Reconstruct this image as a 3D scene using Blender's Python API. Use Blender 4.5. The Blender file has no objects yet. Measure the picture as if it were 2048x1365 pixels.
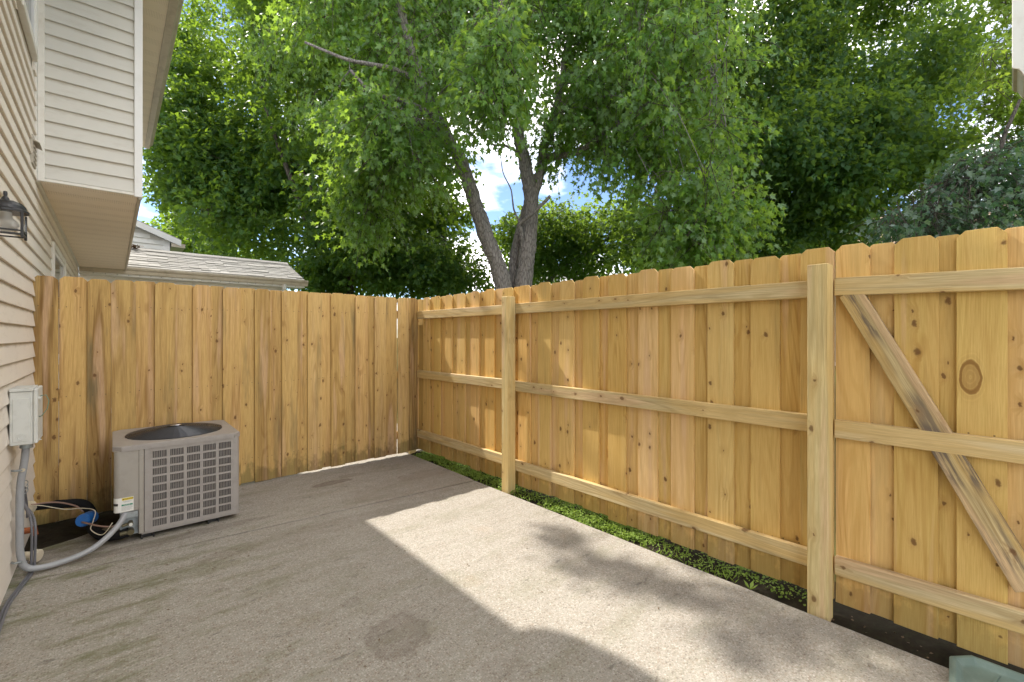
import bpy, bmesh, math, random
import numpy as np
from mathutils import Vector, Matrix
random.seed(7)
RNG = np.random.default_rng(11)
scene = bpy.context.scene
COL = scene.collection

# ------------------------------------------------------------------ camera, sky, sun, exposure
H = 1.38                       # camera height above the patio
YAW = math.radians(41.3)       # view direction, clockwise from +Y
F = 910.0                      # focal length in pixels of a 2048 px wide frame
cam = bpy.data.cameras.new('camera')
camo = bpy.data.objects.new('camera', cam)
COL.objects.link(camo)
camo.location = (0, 0, H)
camo.rotation_euler = (math.radians(90), 0, -YAW)
cam.sensor_width = 36
cam.lens = 36 * F / 2048
cam.shift_y = -9.5 / 2048
cam.clip_start = 0.02
cam.clip_end = 2000
scene.camera = camo

SUN = Vector((-0.165, 0.84, 1.0)).normalized()
world = bpy.data.worlds.new('World')
scene.world = world
world.use_nodes = True
wn = world.node_tree.nodes
wl = world.node_tree.links
wn.clear()
wo = wn.new('ShaderNodeOutputWorld')
bg = wn.new('ShaderNodeBackground')
sky = wn.new('ShaderNodeTexSky')
sky.sky_type = 'NISHITA'
sky.sun_disc = False
sky.sun_elevation = math.asin(SUN.z)
sky.sun_rotation = math.atan2(SUN.x, SUN.y)
sky.air_density = 0.7
sky.dust_density = 0.0
sky.ozone_density = 1.0
# soft white clouds over the blue, mapped on the view direction
tc = wn.new('ShaderNodeTexCoord')
sep = wn.new('ShaderNodeSeparateXYZ')
wl.new(tc.outputs['Generated'], sep.inputs[0])
addz = wn.new('ShaderNodeMath'); addz.operation = 'ADD'; addz.inputs[1].default_value = 0.18
wl.new(sep.outputs['Z'], addz.inputs[0])
dx = wn.new('ShaderNodeMath'); dx.operation = 'DIVIDE'
dy = wn.new('ShaderNodeMath'); dy.operation = 'DIVIDE'
wl.new(sep.outputs['X'], dx.inputs[0]); wl.new(addz.outputs[0], dx.inputs[1])
wl.new(sep.outputs['Y'], dy.inputs[0]); wl.new(addz.outputs[0], dy.inputs[1])
comb = wn.new('ShaderNodeCombineXYZ')
wl.new(dx.outputs[0], comb.inputs[0]); wl.new(dy.outputs[0], comb.inputs[1])
cn = wn.new('ShaderNodeTexNoise')
cn.inputs['Scale'].default_value = 0.9
cn.inputs['Detail'].default_value = 8
cn.inputs['Roughness'].default_value = 0.5
cloud_map = wn.new('ShaderNodeMapping')
cloud_map.inputs['Location'].default_value = (18.5, 9.5, 3.5)
wl.new(comb.outputs[0], cloud_map.inputs['Vector'])
wl.new(cloud_map.outputs[0], cn.inputs['Vector'])
cr = wn.new('ShaderNodeValToRGB')
cr.color_ramp.elements[0].position = 0.47; cr.color_ramp.elements[0].color = (0, 0, 0, 1)
cr.color_ramp.elements[1].position = 0.60; cr.color_ramp.elements[1].color = (0.9, 0.9, 0.9, 1)
wl.new(cn.outputs['Fac'], cr.inputs['Fac'])
cm = wn.new('ShaderNodeMix'); cm.data_type = 'RGBA'
wl.new(cr.outputs['Color'], cm.inputs['Factor'])
tint = wn.new('ShaderNodeMix'); tint.data_type = 'RGBA'; tint.blend_type = 'MULTIPLY'
tint.inputs['Factor'].default_value = 1.0
wl.new(sky.outputs['Color'], tint.inputs[6]); tint.inputs[7].default_value = (0.44, 0.47, 0.50, 1)
wl.new(tint.outputs[2], cm.inputs[6])
cm.inputs[7].default_value = (11.0, 10.9, 10.8, 1)
wl.new(cm.outputs[2], bg.inputs['Color'])
bg.inputs['Strength'].default_value = 0.15
wl.new(bg.outputs[0], wo.inputs['Surface'])

sl = bpy.data.lights.new('sun', 'SUN')
sl.energy = 2.0
sl.angle = math.radians(0.55)
sl.color = (1.0, 0.97, 0.93)
slo = bpy.data.objects.new('sun', sl)
COL.objects.link(slo)
slo.rotation_euler = SUN.to_track_quat('Z', 'Y').to_euler()
slo.location = (0, 0, 30)

scene.view_settings.view_transform = 'Standard'
scene.view_settings.look = 'None'
scene.view_settings.gamma = 1
scene.view_settings.exposure = 1.95
scene.view_settings.use_white_balance = True      # the photograph is balanced for its shade
scene.view_settings.white_balance_temperature = 6900
scene.view_settings.white_balance_tint = 10
scene.view_settings.use_curve_mapping = False
scene.render.engine = 'CYCLES'
scene.cycles.use_denoising = True
scene.cycles.denoising_prefilter = 'ACCURATE'
scene.cycles.max_bounces = 10
scene.cycles.diffuse_bounces = 5
scene.cycles.transmission_bounces = 8
scene.cycles.transparent_max_bounces = 8

# ------------------------------------------------------------------ small helpers
CY, SY = math.cos(YAW), math.sin(YAW)
def ray(px, py=673.0):
    """world direction (unit depth) through a pixel of the 2048 px frame"""
    t = (px - 1024) / F
    return Vector((SY + CY * t, CY - SY * t, (673 - py) / F))
def at(px, py, d):
    r = ray(px, py)
    return Vector((r.x * d, r.y * d, H + r.z * d))
def y_on(px, X):
    r = ray(px)
    return r.y / r.x * X
def x_on(px, Y):
    r = ray(px)
    return r.x / r.y * Y

class MB:
    def __init__(s):
        s.v = []; s.f = []
    def box(s, x0, x1, y0, y1, z0, z1):
        n = len(s.v)
        s.v += [(x0, y0, z0), (x1, y0, z0), (x1, y1, z0), (x0, y1, z0), (x0, y0, z1), (x1, y0, z1), (x1, y1, z1), (x0, y1, z1)]
        s.f += [(n, n+3, n+2, n+1), (n+4, n+5, n+6, n+7), (n, n+1, n+5, n+4), (n+1, n+2, n+6, n+5), (n+2, n+3, n+7, n+6), (n+3, n, n+4, n+7)]
        return s
    def extrude(s, pts, vec):
        """closed polygon of 3D points extruded by vec"""
        n = len(s.v); k = len(pts)
        vec = Vector(vec)
        s.v += [tuple(Vector(p)) for p in pts] + [tuple(Vector(p) + vec) for p in pts]
        s.f.append(tuple(n + i for i in range(k))[::-1])
        s.f.append(tuple(n + k + i for i in range(k)))
        for i in range(k):
            j = (i + 1) % k
            s.f.append((n+i, n+j, n+k+j, n+k+i))
        return s
    def tube(s, pts, rad, n=8, caps=True):
        pts = [Vector(p) for p in pts]
        if not hasattr(rad, '__len__'): rad = [rad] * len(pts)
        base = len(s.v)
        prev = None
        for i, p in enumerate(pts):
            t = (pts[min(i+1, len(pts)-1)] - pts[max(i-1, 0)])
            if t.length < 1e-9: t = Vector((0, 0, 1))
            t.normalize()
            if prev is None:
                a = t.cross(Vector((0, 0, 1)))
                if a.length < 1e-3: a = t.cross(Vector((1, 0, 0)))
            else:
                a = prev - t * prev.dot(t)
            a.normalize(); prev = a
            b = t.cross(a)
            for k in range(n):
                an = 2 * math.pi * k / n
                s.v.append(tuple(p + (a * math.cos(an) + b * math.sin(an)) * rad[i]))
        for i in range(len(pts) - 1):
            for k in range(n):
                k2 = (k + 1) % n
                s.f.append((base+i*n+k, base+i*n+k2, base+(i+1)*n+k2, base+(i+1)*n+k))
        if caps:
            s.f.append(tuple(base + k for k in range(n))[::-1])
            s.f.append(tuple(base + (len(pts)-1)*n + k for k in range(n)))
        return s
    def lathe(s, prof, n=24, c=(0, 0, 0)):
        base = len(s.v)
        for (r, z) in prof:
            for k in range(n):
                a = 2*math.pi*k/n
                s.v.append((c[0] + r*math.cos(a), c[1] + r*math.sin(a), c[2] + z))
        for i in range(len(prof)-1):
            for k in range(n):
                k2 = (k+1) % n
                s.f.append((base+i*n+k, base+i*n+k2, base+(i+1)*n+k2, base+(i+1)*n+k))
        if prof[0][0] > 1e-6: s.f.append(tuple(base+k for k in range(n))[::-1])
        if prof[-1][0] > 1e-6: s.f.append(tuple(base+(len(prof)-1)*n+k for k in range(n)))
        return s
    def mesh(s, name, smooth=False):
        me = bpy.data.meshes.new(name)
        me.from_pydata(s.v, [], s.f)
        me.validate()
        bm = bmesh.new(); bm.from_mesh(me)
        bmesh.ops.recalc_face_normals(bm, faces=bm.faces)
        bm.to_mesh(me); bm.free()
        if smooth:
            me.polygons.foreach_set('use_smooth', [True]*len(me.polygons))
        return me
    def build(s, name, mat, parent=None, smooth=False, loc=(0, 0, 0), bevel=0, label=None):
        me = s.mesh(name, smooth)
        me.materials.append(mat)
        return link(name, me, parent, Matrix.Translation(loc), bevel, label)

def wloc(o):
    p = Vector(o.location)
    q = o.parent
    while q is not None:
        p += Vector(q.location); q = q.parent
    return p
def link(name, me, parent=None, mw=Matrix.Identity(4), bevel=0, label=None):
    o = bpy.data.objects.new(name, me)
    COL.objects.link(o)
    m = mw.copy()
    if parent is not None:
        o.parent = parent
        m = Matrix.Translation(-wloc(parent)) @ m
    o.matrix_basis = m
    if bevel:
        b = o.modifiers.new('bevel', 'BEVEL'); b.width = bevel; b.segments = 1
        b.limit_method = 'ANGLE'
    if label: o['label'] = label
    return o
def tag(o, label, cat, group=None, kind=None):
    if label: o['label'] = label
    if cat: o['category'] = cat
    if group: o['group'] = group
    if kind: o['kind'] = kind
    return o
def thing(name, label, cat, loc=(0, 0, 0), group=None):
    o = bpy.data.objects.new(name, None)
    o.empty_display_size = 0.1
    COL.objects.link(o)
    o.location = loc
    return tag(o, label, cat, group)
def struct(o):
    o['kind'] = 'structure'
    return o

# ------------------------------------------------------------------ materials
class NT:
    def __init__(s, name):
        s.m = bpy.data.materials.new(name); s.m.use_nodes = True
        s.t = s.m.node_tree; s.n = s.t.nodes; s.l = s.t.links
        s.b = s.n['Principled BSDF']; s.out = s.n['Material Output']
    def new(s, kind, **kw):
        x = s.n.new(kind)
        for k, v in kw.items(): setattr(x, k, v)
        return x
    def put(s, sock, val):
        if val is None: return
        if hasattr(val, 'is_linked') or isinstance(val, bpy.types.NodeSocket): s.l.new(val, sock)
        else: sock.default_value = val
    def math(s, op, a, b=None, c=None, clamp=False):
        x = s.new('ShaderNodeMath', operation=op, use_clamp=clamp)
        s.put(x.inputs[0], a); s.put(x.inputs[1], b)
        if c is not None: s.put(x.inputs[2], c)
        return x.outputs[0]
    def coord(s, which='Object'):
        return s.new('ShaderNodeTexCoord').outputs[which]
    def mapping(s, vec, scale=(1, 1, 1), loc=(0, 0, 0), rot=(0, 0, 0)):
        x = s.new('ShaderNodeMapping')
        s.put(x.inputs['Vector'], vec); s.put(x.inputs['Scale'], scale); s.put(x.inputs['Location'], loc); s.put(x.inputs['Rotation'], rot)
        return x.outputs[0]
    def noise(s, vec, scale, detail=3, rough=0.5, dist=0, out='Fac'):
        x = s.new('ShaderNodeTexNoise')
        s.put(x.inputs['Vector'], vec); s.put(x.inputs['Scale'], scale); s.put(x.inputs['Detail'], detail)
        s.put(x.inputs['Roughness'], rough); s.put(x.inputs['Distortion'], dist)
        return x.outputs[out]
    def voro(s, vec, scale, feature='F1', out='Distance', rand=1):
        x = s.new('ShaderNodeTexVoronoi', feature=feature)
        s.put(x.inputs['Vector'], vec); s.put(x.inputs['Scale'], scale); s.put(x.inputs['Randomness'], rand)
        return x.outputs[out]
    def ramp(s, fac, stops, interp='LINEAR'):
        x = s.new('ShaderNodeValToRGB')
        x.color_ramp.interpolation = interp
        e = x.color_ramp.elements
        while len(e) < len(stops): e.new(0.5)
        for i, (p, c) in enumerate(stops):
            e[i].position = p
            e[i].color = (c, c, c, 1) if not hasattr(c, '__len__') else (*c, 1)
        s.put(x.inputs[0], fac)
        return x.outputs[0]
    def mix(s, fac, a, b, mode='MIX'):
        x = s.new('ShaderNodeMix', data_type='RGBA', blend_type=mode)
        s.put(x.inputs[0], fac)
        for i, v in ((6, a), (7, b)):
            if hasattr(v, '__len__') and not isinstance(v, bpy.types.NodeSocket): v = (*v, 1) if len(v) == 3 else v
            s.put(x.inputs[i], v)
        return x.outputs[2]
    def sep(s, v):
        x = s.new('ShaderNodeSeparateXYZ'); s.put(x.inputs[0], v); return x.outputs
    def comb(s, a, b, c):
        x = s.new('ShaderNodeCombineXYZ')
        s.put(x.inputs[0], a); s.put(x.inputs[1], b); s.put(x.inputs[2], c); return x.outputs[0]
    def vadd(s, a, b):
        x = s.new('ShaderNodeVectorMath', operation='ADD'); s.put(x.inputs[0], a); s.put(x.inputs[1], b); return x.outputs[0]
    def bump(s, h, strength=0.3, dist=0.01):
        x = s.new('ShaderNodeBump'); s.put(x.inputs['Strength'], strength); s.put(x.inputs['Distance'], dist); s.put(x.inputs['Height'], h)
        s.l.new(x.outputs[0], s.b.inputs['Normal']); return x.outputs[0]
    def rnd(s):
        return s.new('ShaderNodeObjectInfo').outputs['Random']
    def fin(s, color=None, rough=0.6, metal=0, spec=0.5):
        if color is not None:
            if hasattr(color, '__len__') and not isinstance(color, bpy.types.NodeSocket): color = (*color, 1)
            s.put(s.b.inputs['Base Color'], color)
        s.put(s.b.inputs['Roughness'], rough); s.put(s.b.inputs['Metallic'], metal)
        s.put(s.b.inputs['Specular IOR Level'], spec)
        return s.m

def wood(name, tones, dark, knots=1.0, stain=0.0, grain_c=0.5, nails=False, spots=False, foot=0.0, weather=0.0, big=None):
    """board material: object z runs along the board, x across its width"""
    t = NT(name)
    oc = t.coord('Object')
    r = t.rnd()
    r100 = t.math('MULTIPLY', r, 173.0)
    off = t.comb(r100, t.math('MULTIPLY', r, 57.3), t.math('MULTIPLY', r, 311.7))
    v = t.vadd(oc, off)
    # knots: sparse elongated cells
    v3 = t.sep(v)
    kwob = t.math('MULTIPLY', t.math('SUBTRACT', t.noise(v, 60, 2), 0.5), 0.16)
    kv = t.comb(t.math('ADD', t.math('MULTIPLY', v3[0], 11.0), kwob), t.math('ADD', t.math('MULTIPLY', v3[2], 7.0), kwob), 0.0)
    kn1 = t.new('ShaderNodeTexVoronoi', voronoi_dimensions='2D')
    t.put(kn1.inputs['Vector'], kv); kn1.inputs['Scale'].default_value = 1.0
    kd, kcol = kn1.outputs['Distance'], kn1.outputs['Color']
    pick = t.math('GREATER_THAN', t.sep(kcol)[0], 0.74)
    k2 = t.sep(kcol)[1]
    krad = t.math('MULTIPLY_ADD', t.math('MULTIPLY', k2, k2), 0.11, 0.055)
    kn = t.math('DIVIDE', kd, krad)
    kmask = t.math('MULTIPLY', t.ramp(kn, [(0.0, 1), (0.55, 0.95), (0.95, 0.0)]), pick)
    halo = t.math('MULTIPLY', t.ramp(kd, [(0.0, 1), (0.34, 0.0)]), pick)
    # grain, bent around the knots
    warp = t.noise(t.mapping(v, scale=(6, 6, 0.9)), 1.0, 2, 0.5)
    s3 = t.sep(v)
    gx = t.math('ADD', s3[0], t.math('MULTIPLY', warp, 0.09))
    gx = t.math('ADD', gx, t.math('MULTIPLY', halo, 0.03))
    gv = t.comb(gx, s3[1], t.math('MULTIPLY', s3[2], 0.02))
    g1 = t.noise(gv, 75, 4, 0.65)
    cf = t.noise(t.vadd(t.mapping(v, scale=(7.5, 7.5, 0.55)), t.comb(t.math('MULTIPLY', halo, 0.10), 0.0, 0.0)), 1.0, 1.5, 0.4)
    cath = t.ramp(t.math('SINE', t.math('MULTIPLY', cf, 95.0)), [(0.25, 0.0), (0.85, 1.0)])
    cath = t.math('MULTIPLY', cath, t.ramp(t.noise(t.mapping(v, scale=(9, 9, 1.2), loc=(4, 0, 2)), 1.0, 2), [(0.40, 0.15), (0.60, 1.0)]))
    fine = t.noise(t.mapping(v, scale=(420, 420, 9)), 1.0, 3, 0.65)
    broad = t.noise(t.mapping(v, scale=(11, 11, 0.7)), 1.0, 2, 0.5)
    base = t.ramp(r, [(i / max(1, len(tones)-1), c) for i, c in enumerate(tones)])
    dk = t.mix(1.0, base, dark, 'MULTIPLY')
    gm = t.ramp(g1, [(0.36, 1.0), (0.62, 0.0)])
    c = t.mix(t.math('MULTIPLY', gm, grain_c * 0.8), base, dk)
    c = t.mix(t.math('MULTIPLY', cath, grain_c * 0.62), c, t.mix(1.0, c, dark, 'MULTIPLY'))
    c = t.mix(t.ramp(broad, [(0.47, 0.0), (0.56, 0.55)]), c, (0.68, 0.46, 0.17))
    c = t.mix(t.ramp(broad, [(0.33, 0.55), (0.42, 0.0)]), c, (0.72, 0.49, 0.31))
    c = t.mix(t.ramp(fine, [(0.35, 0.5), (0.6, 0.0)]), c, dk)
    if weather:
        wv = t.noise(t.mapping(v, scale=(30, 30, 2.2)), 1.0, 5, 0.7)
        wbig = t.noise(v, 2.3, 2, 0.5)
        wm = t.math('MULTIPLY', t.ramp(wv, [(0.46, 0.0), (0.56, 1)]), t.ramp(wbig, [(0.42, 0.0), (0.55, weather)]))
        c = t.mix(wm, c, (0.17, 0.13, 0.095))
    if stain:
        st = t.noise(t.mapping(v, scale=(10, 10, 1.1)), 1.0, 4, 0.6)
        sm = t.math('MULTIPLY', t.ramp(st, [(0.56, 0.0), (0.72, 1)]), stain)
        c = t.mix(sm, c, (0.17, 0.13, 0.065))
    if foot:
        z = t.sep(oc)[2]
        fn = t.noise(t.mapping(v, scale=(14, 14, 8)), 1.0, 4, 0.6)
        zz = t.math('SUBTRACT', z, t.math('MULTIPLY_ADD', fn, 0.6, -0.22))
        fm = t.ramp(zz, [(0.0, foot), (0.10, 0.0)])
        c = t.mix(fm, c, t.mix(t.ramp(broad, [(0.4, 0), (0.6, 1)]), (0.085, 0.05, 0.02), (0.07, 0.085, 0.025)))
    c = t.mix(t.math('MULTIPLY', halo, 0.30), c, (0.33, 0.17, 0.06))
    rings = t.noise(t.comb(t.math('MULTIPLY', kn, 3.2), 0.0, s3[0]), 2.0, 2)
    kc = t.mix(rings, (0.045, 0.02, 0.008), (0.22, 0.10, 0.035))
    c = t.mix(t.math('MULTIPLY', kmask, 0.85 * knots), c, kc)
    if nails:
        so = t.sep(oc)
        nm = None
        for zc in (0.235, 0.93, 1.62):
            dz = t.math('ABSOLUTE', t.math('SUBTRACT', so[2], zc + random.uniform(-.01, .01)))
            dxx = t.math('ABSOLUTE', t.math('SUBTRACT', t.math('ABSOLUTE', so[0]), 0.038))
            dd = t.math('SQRT', t.math('ADD', t.math('MULTIPLY', dz, dz), t.math('MULTIPLY', dxx, dxx)))
            k = t.math('LESS_THAN', dd, 0.0036)
            nm = k if nm is None else t.math('MAXIMUM', nm, k)
        c = t.mix(t.math('MULTIPLY', nm, 0.75), c, (0.09, 0.07, 0.05))
    if big:
        so = t.sep(oc)
        ex = t.math('DIVIDE', t.math('SUBTRACT', so[0], big[0]), big[2])
        ez = t.math('DIVIDE', t.math('SUBTRACT', so[2], big[1]), big[3])
        e = t.math('SQRT', t.math('ADD', t.math('MULTIPLY', ex, ex), t.math('MULTIPLY', ez, ez)))
        e = t.math('ADD', e, t.math('MULTIPLY', t.math('SUBTRACT', t.noise(oc, 22, 3), 0.5), 0.35))
        rg = t.ramp(t.math('SINE', t.math('MULTIPLY', e, 19.0)), [(0.3, 0.25), (0.8, 0.0)])
        c = t.mix(t.math('MULTIPLY', rg, t.ramp(t.math('MULTIPLY', e, 0.4), [(0.40, 1), (0.66, 0)])), c, (0.30, 0.16, 0.05))
        c = t.mix(t.ramp(t.math('MULTIPLY', e, 0.5), [(0.0, 0.35), (0.36, 0.45), (0.43, 0.95), (0.5, 0.85), (0.54, 0.0)]), c, (0.26, 0.13, 0.035))
    # cut ends are darker grain
    h = t.math('ADD', t.math('MULTIPLY', g1, 0.5), t.math('MULTIPLY', fine, 0.7))
    t.bump(h, 0.32, 0.0016)
    return t.fin(c, t.math('MULTIPLY_ADD', fine, 0.2, 0.62), spec=0.25)

PICK_T = [(0.76, 0.520, 0.198), (0.80, 0.570, 0.267), (0.72, 0.530, 0.181), (0.82, 0.580, 0.301), (0.78, 0.510, 0.172), (0.62, 0.450, 0.163), (0.80, 0.540, 0.224), (0.74, 0.560, 0.241)]
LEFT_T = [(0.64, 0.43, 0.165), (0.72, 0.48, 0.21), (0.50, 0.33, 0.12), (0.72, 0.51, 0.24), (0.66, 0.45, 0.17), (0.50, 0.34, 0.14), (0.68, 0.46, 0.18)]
M_PICK = wood('picket_wood', PICK_T, (0.74, 0.62, 0.46), nails=True, stain=0.25, foot=0.3, grain_c=0.85)
M_PICK_KNOT = wood('picket_wood_large_knot', PICK_T, (0.66, 0.52, 0.38), nails=True, foot=0.3, grain_c=0.5, big=(0.032, 1.17, 0.034, 0.072))
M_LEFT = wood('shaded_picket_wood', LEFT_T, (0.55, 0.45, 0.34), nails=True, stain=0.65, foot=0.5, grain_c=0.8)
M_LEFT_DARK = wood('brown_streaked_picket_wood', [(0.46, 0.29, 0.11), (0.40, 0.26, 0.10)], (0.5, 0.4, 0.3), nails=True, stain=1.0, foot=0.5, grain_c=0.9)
M_RAIL = wood('treated_rail_wood', [(0.68, 0.56, 0.32), (0.72, 0.60, 0.37), (0.66, 0.55, 0.32)], (0.55, 0.46, 0.34), knots=0.9, grain_c=0.75, stain=0.25)
M_POST = wood('treated_post_wood', [(0.74, 0.61, 0.33), (0.70, 0.60, 0.32)], (0.6, 0.5, 0.36), knots=0.9, grain_c=0.7, stain=0.15)
M_BRACE = wood('weathered_brace_wood', [(0.60, 0.48, 0.26), (0.60, 0.49, 0.27)], (0.45, 0.36, 0.26), knots=0.9, grain_c=0.85, weather=1.0)

def concrete():
    t = NT('exposed_aggregate')
    p = t.new('ShaderNodeNewGeometry').outputs['Position']
    big = t.noise(p, 0.9, 4, 0.6)
    mid = t.noise(t.mapping(p, scale=(2.2, 7.0, 1), rot=(0, 0, 0.12)), 1.3, 5, 0.6)
    c = t.mix(big, (0.30, 0.278, 0.238), (0.365, 0.342, 0.298))
    c = t.mix(t.ramp(mid, [(0.42, 0.0), (0.68, 0.6)]), c, (0.26, 0.235, 0.195))
    cell = t.voro(p, 105, out='Color')
    cs = t.sep(cell)
    peb = t.ramp(cs[0], [(0.0, (0.12, 0.10, 0.08)), (0.18, (0.25, 0.175, 0.12)), (0.4, (0.36, 0.32, 0.27)), (0.68, (0.43, 0.40, 0.35)), (1.0, (0.55, 0.52, 0.47))])
    pd = t.voro(p, 105)
    c = t.mix(t.math('MULTIPLY', t.ramp(pd, [(0.35, 1), (0.65, 0)]), 0.55), c, peb)
    sp = t.noise(p, 170, 3, 0.75)
    c = t.mix(t.ramp(sp, [(0.36, 0.65), (0.46, 0.0)]), c, (0.13, 0.11, 0.09))
    c = t.mix(t.ramp(sp, [(0.58, 0.0), (0.72, 0.4)]), c, (0.62, 0.58, 0.53))
    # algae streaks
    al = t.noise(t.mapping(p, scale=(1.1, 3.2, 1), loc=(3.1, 1.2, 0), rot=(0, 0, 0.2)), 1.7, 6, 0.68)
    sx = t.sep(p)
    leftm = t.ramp(sx[0], [(0.0, 1.0), (1.0, 0.25)])
    c = t.mix(t.math('MULTIPLY', t.ramp(al, [(0.50, 0.0), (0.64, 0.85)]), leftm), c, (0.13, 0.135, 0.06))
    dk = t.noise(t.mapping(p, scale=(2.0, 5.0, 1), loc=(7, 3, 0)), 3.0, 5, 0.7)
    c = t.mix(t.ramp(dk, [(0.60, 0.0), (0.70, 0.6)]), c, (0.10, 0.09, 0.075))
    wob = t.noise(p, 9, 4, 0.6)
    wob2 = t.math('MULTIPLY', t.math('SUBTRACT', wob, 0.5), 0.16)
    # round damp stains with a shape of their own
    for (x, y, rx, ry, amt, col) in ((0.99, 1.93, 0.155, 0.15, 0.5, (0.135, 0.105, 0.085)), (1.56, 4.34, 0.19, 0.055, 0.75, (0.13, 0.095, 0.07)),
                                     (1.78, 4.45, 0.13, 0.05, 0.35, (0.16, 0.12, 0.09)), (1.22, 1.42, 0.09, 0.10, 0.25, (0.16, 0.13, 0.1)),
                                     (0.93, 2.32, 0.05, 0.045, 0.3, (0.14, 0.12, 0.10)), (2.35, 4.0, 0.3, 0.12, 0.3, (0.17, 0.125, 0.095)),
                                     (-0.15, 4.1, 0.5, 0.12, 0.55, (0.13, 0.11, 0.09)), (0.35, 3.86, 0.55, 0.06, 0.5, (0.15, 0.12, 0.1)),
                                     (1.15, 3.35, 0.8, 0.10, 0.25, (0.17, 0.13, 0.1)), (2.1, 3.75, 0.6, 0.3, 0.25, (0.2, 0.15, 0.115))):
        ax = t.math('DIVIDE', t.math('SUBTRACT', sx[0], x), rx)
        ay = t.math('DIVIDE', t.math('SUBTRACT', sx[1], y), ry)
        d = t.math('SQRT', t.math('ADD', t.math('MULTIPLY', ax, ax), t.math('MULTIPLY', ay, ay)))
        d = t.math('ADD', d, t.math('MULTIPLY', wob2, 9.0))
        m = t.ramp(t.math('MULTIPLY', d, 0.5), [(0.28, 0.7), (0.45, 1), (0.52, 0.3), (0.58, 0)])
        m = t.math('MULTIPLY', m, t.math('MULTIPLY_ADD', t.noise(p, 30, 4, 0.7), 1.0, 0.35, clamp=True))
        c = t.mix(t.math('MULTIPLY', m, amt), c, col)
    jl = t.math('ABSOLUTE', t.math('ADD', t.math('SUBTRACT', sx[1], 3.7017), t.math('MULTIPLY', sx[0], 0.0749)))
    jl = t.math('SUBTRACT', jl, t.math('MULTIPLY', wob, 0.012))
    c = t.mix(t.math('MULTIPLY', t.math('LESS_THAN', jl, 0.004), 0.45), c, (0.12, 0.10, 0.08))
    # rust tint
    ru = t.noise(t.mapping(p, loc=(1, 8, 0)), 2.6, 3, 0.5)
    c = t.mix(t.ramp(ru, [(0.64, 0.0), (0.76, 0.18)]), c, (0.42, 0.28, 0.17))
    hb = t.math('ADD', t.math('MULTIPLY', pd, -0.8), t.math('MULTIPLY', sp, 0.6))
    t.bump(hb, 0.55, 0.004)
    return t.fin(c, 0.85, spec=0.25)
M_CONC = concrete()

def simple(name, col, rough=0.5, metal=0, var=0.12, vs=6, spec=0.5, dirt=None, bump=0, bs=60, streak=None):
    t = NT(name)
    p = t.coord('Object')
    n = t.noise(p, vs, 4, 0.6)
    a = tuple(x * (1 - var) for x in col); b = tuple(min(1, x * (1 + var)) for x in col)
    c = t.mix(n, a, b)
    if dirt:
        d = t.noise(t.mapping(p, scale=streak or (1, 1, 1)), vs * 2.3, 5, 0.7)
        c = t.mix(t.ramp(d, [(0.48, 0), (0.75, dirt[1])]), c, dirt[0])
    if bump: t.bump(t.noise(p, bs, 3), bump, 0.002)
    return t.fin(c, rough, metal, spec)

def vinyl(name, col, grime=0.5):
    t = NT(name)
    p = t.new('ShaderNodeNewGeometry').outputs['Position']
    oc = t.coord('Object')
    n = t.noise(p, 1.1, 4, 0.6)
    c = t.mix(n, tuple(x * 0.93 for x in col), tuple(x * 1.05 for x in col))
    z = t.sep(oc)[2]
    g = t.noise(t.mapping(p, scale=(3, 3, 14)), 2.2, 5, 0.65)
    # grime line collects in the lap at the top of each course
    zz = t.math('ADD', z, t.math('MULTIPLY', g, 0.03))
    c = t.mix(t.ramp(zz, [(0.100, 0.0), (0.124, grime)]), c, (0.30, 0.235, 0.15))
    c = t.mix(t.ramp(g, [(0.55, 0), (0.8, 0.25)]), c, (0.36, 0.30, 0.22))
    t.bump(t.noise(t.mapping(p, scale=(8, 8, 260)), 1.0, 3), 0.08, 0.001)
    return t.fin(c, 0.55, spec=0.4)
M_SIDE = vinyl('beige_vinyl_siding', (0.78, 0.715, 0.635), 0.65)
M_SIDE2 = vinyl('cream_vinyl_siding', (0.66, 0.645, 0.60), 0.6)
M_WSIDE = vinyl('white_vinyl_siding', (0.80, 0.80, 0.78), 0.3)
M_TRIM = simple('cream_vinyl_trim', (0.76, 0.74, 0.69), 0.5, var=0.05, vs=3, dirt=((0.42, 0.34, 0.25), 0.35))
M_WTRIM = simple('white_trim', (0.80, 0.80, 0.80), 0.45, var=0.04, vs=3, dirt=((0.5, 0.46, 0.4), 0.2))
def soffit_mat():
    t = NT('vinyl_soffit')
    p = t.new('ShaderNodeNewGeometry').outputs['Position']
    n = t.noise(p, 1.4, 4, 0.6)
    c = t.mix(n, (0.84, 0.72, 0.58), (0.88, 0.77, 0.63))
    s = t.sep(p)
    hole = t.voro(t.mapping(p, scale=(70, 70, 0)), 1.0, rand=0.0)
    strip = t.math('GREATER_THAN', t.math('SINE', t.math('MULTIPLY', s[1], 2*math.pi/0.305)), 0.2)
    hm = t.math('MULTIPLY', t.ramp(hole, [(0.14, 1), (0.22, 0)]), strip)
    c = t.mix(t.math('MULTIPLY', hm, 0.55), c, (0.2, 0.15, 0.1))
    t.bump(t.math('SINE', t.math('MULTIPLY', s[1], 2*math.pi/0.019)), 0.22, 0.002)
    return t.fin(c, 0.55, spec=0.35)
M_SOFF = soffit_mat()
M_GUT = simple('tan_gutter_metal', (0.52, 0.45, 0.35), 0.4, var=0.08, vs=4, dirt=((0.26, 0.2, 0.14), 0.5), streak=(1, 1, 0.4))
M_BLACK = simple('black_painted_metal', (0.018, 0.018, 0.02), 0.42, var=0.25, vs=30, bump=0.2)
M_FOAM = simple('black_foam_insulation', (0.012, 0.012, 0.013), 0.9, var=0.3, vs=25, bump=0.7, bs=60, spec=0.2)
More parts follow.
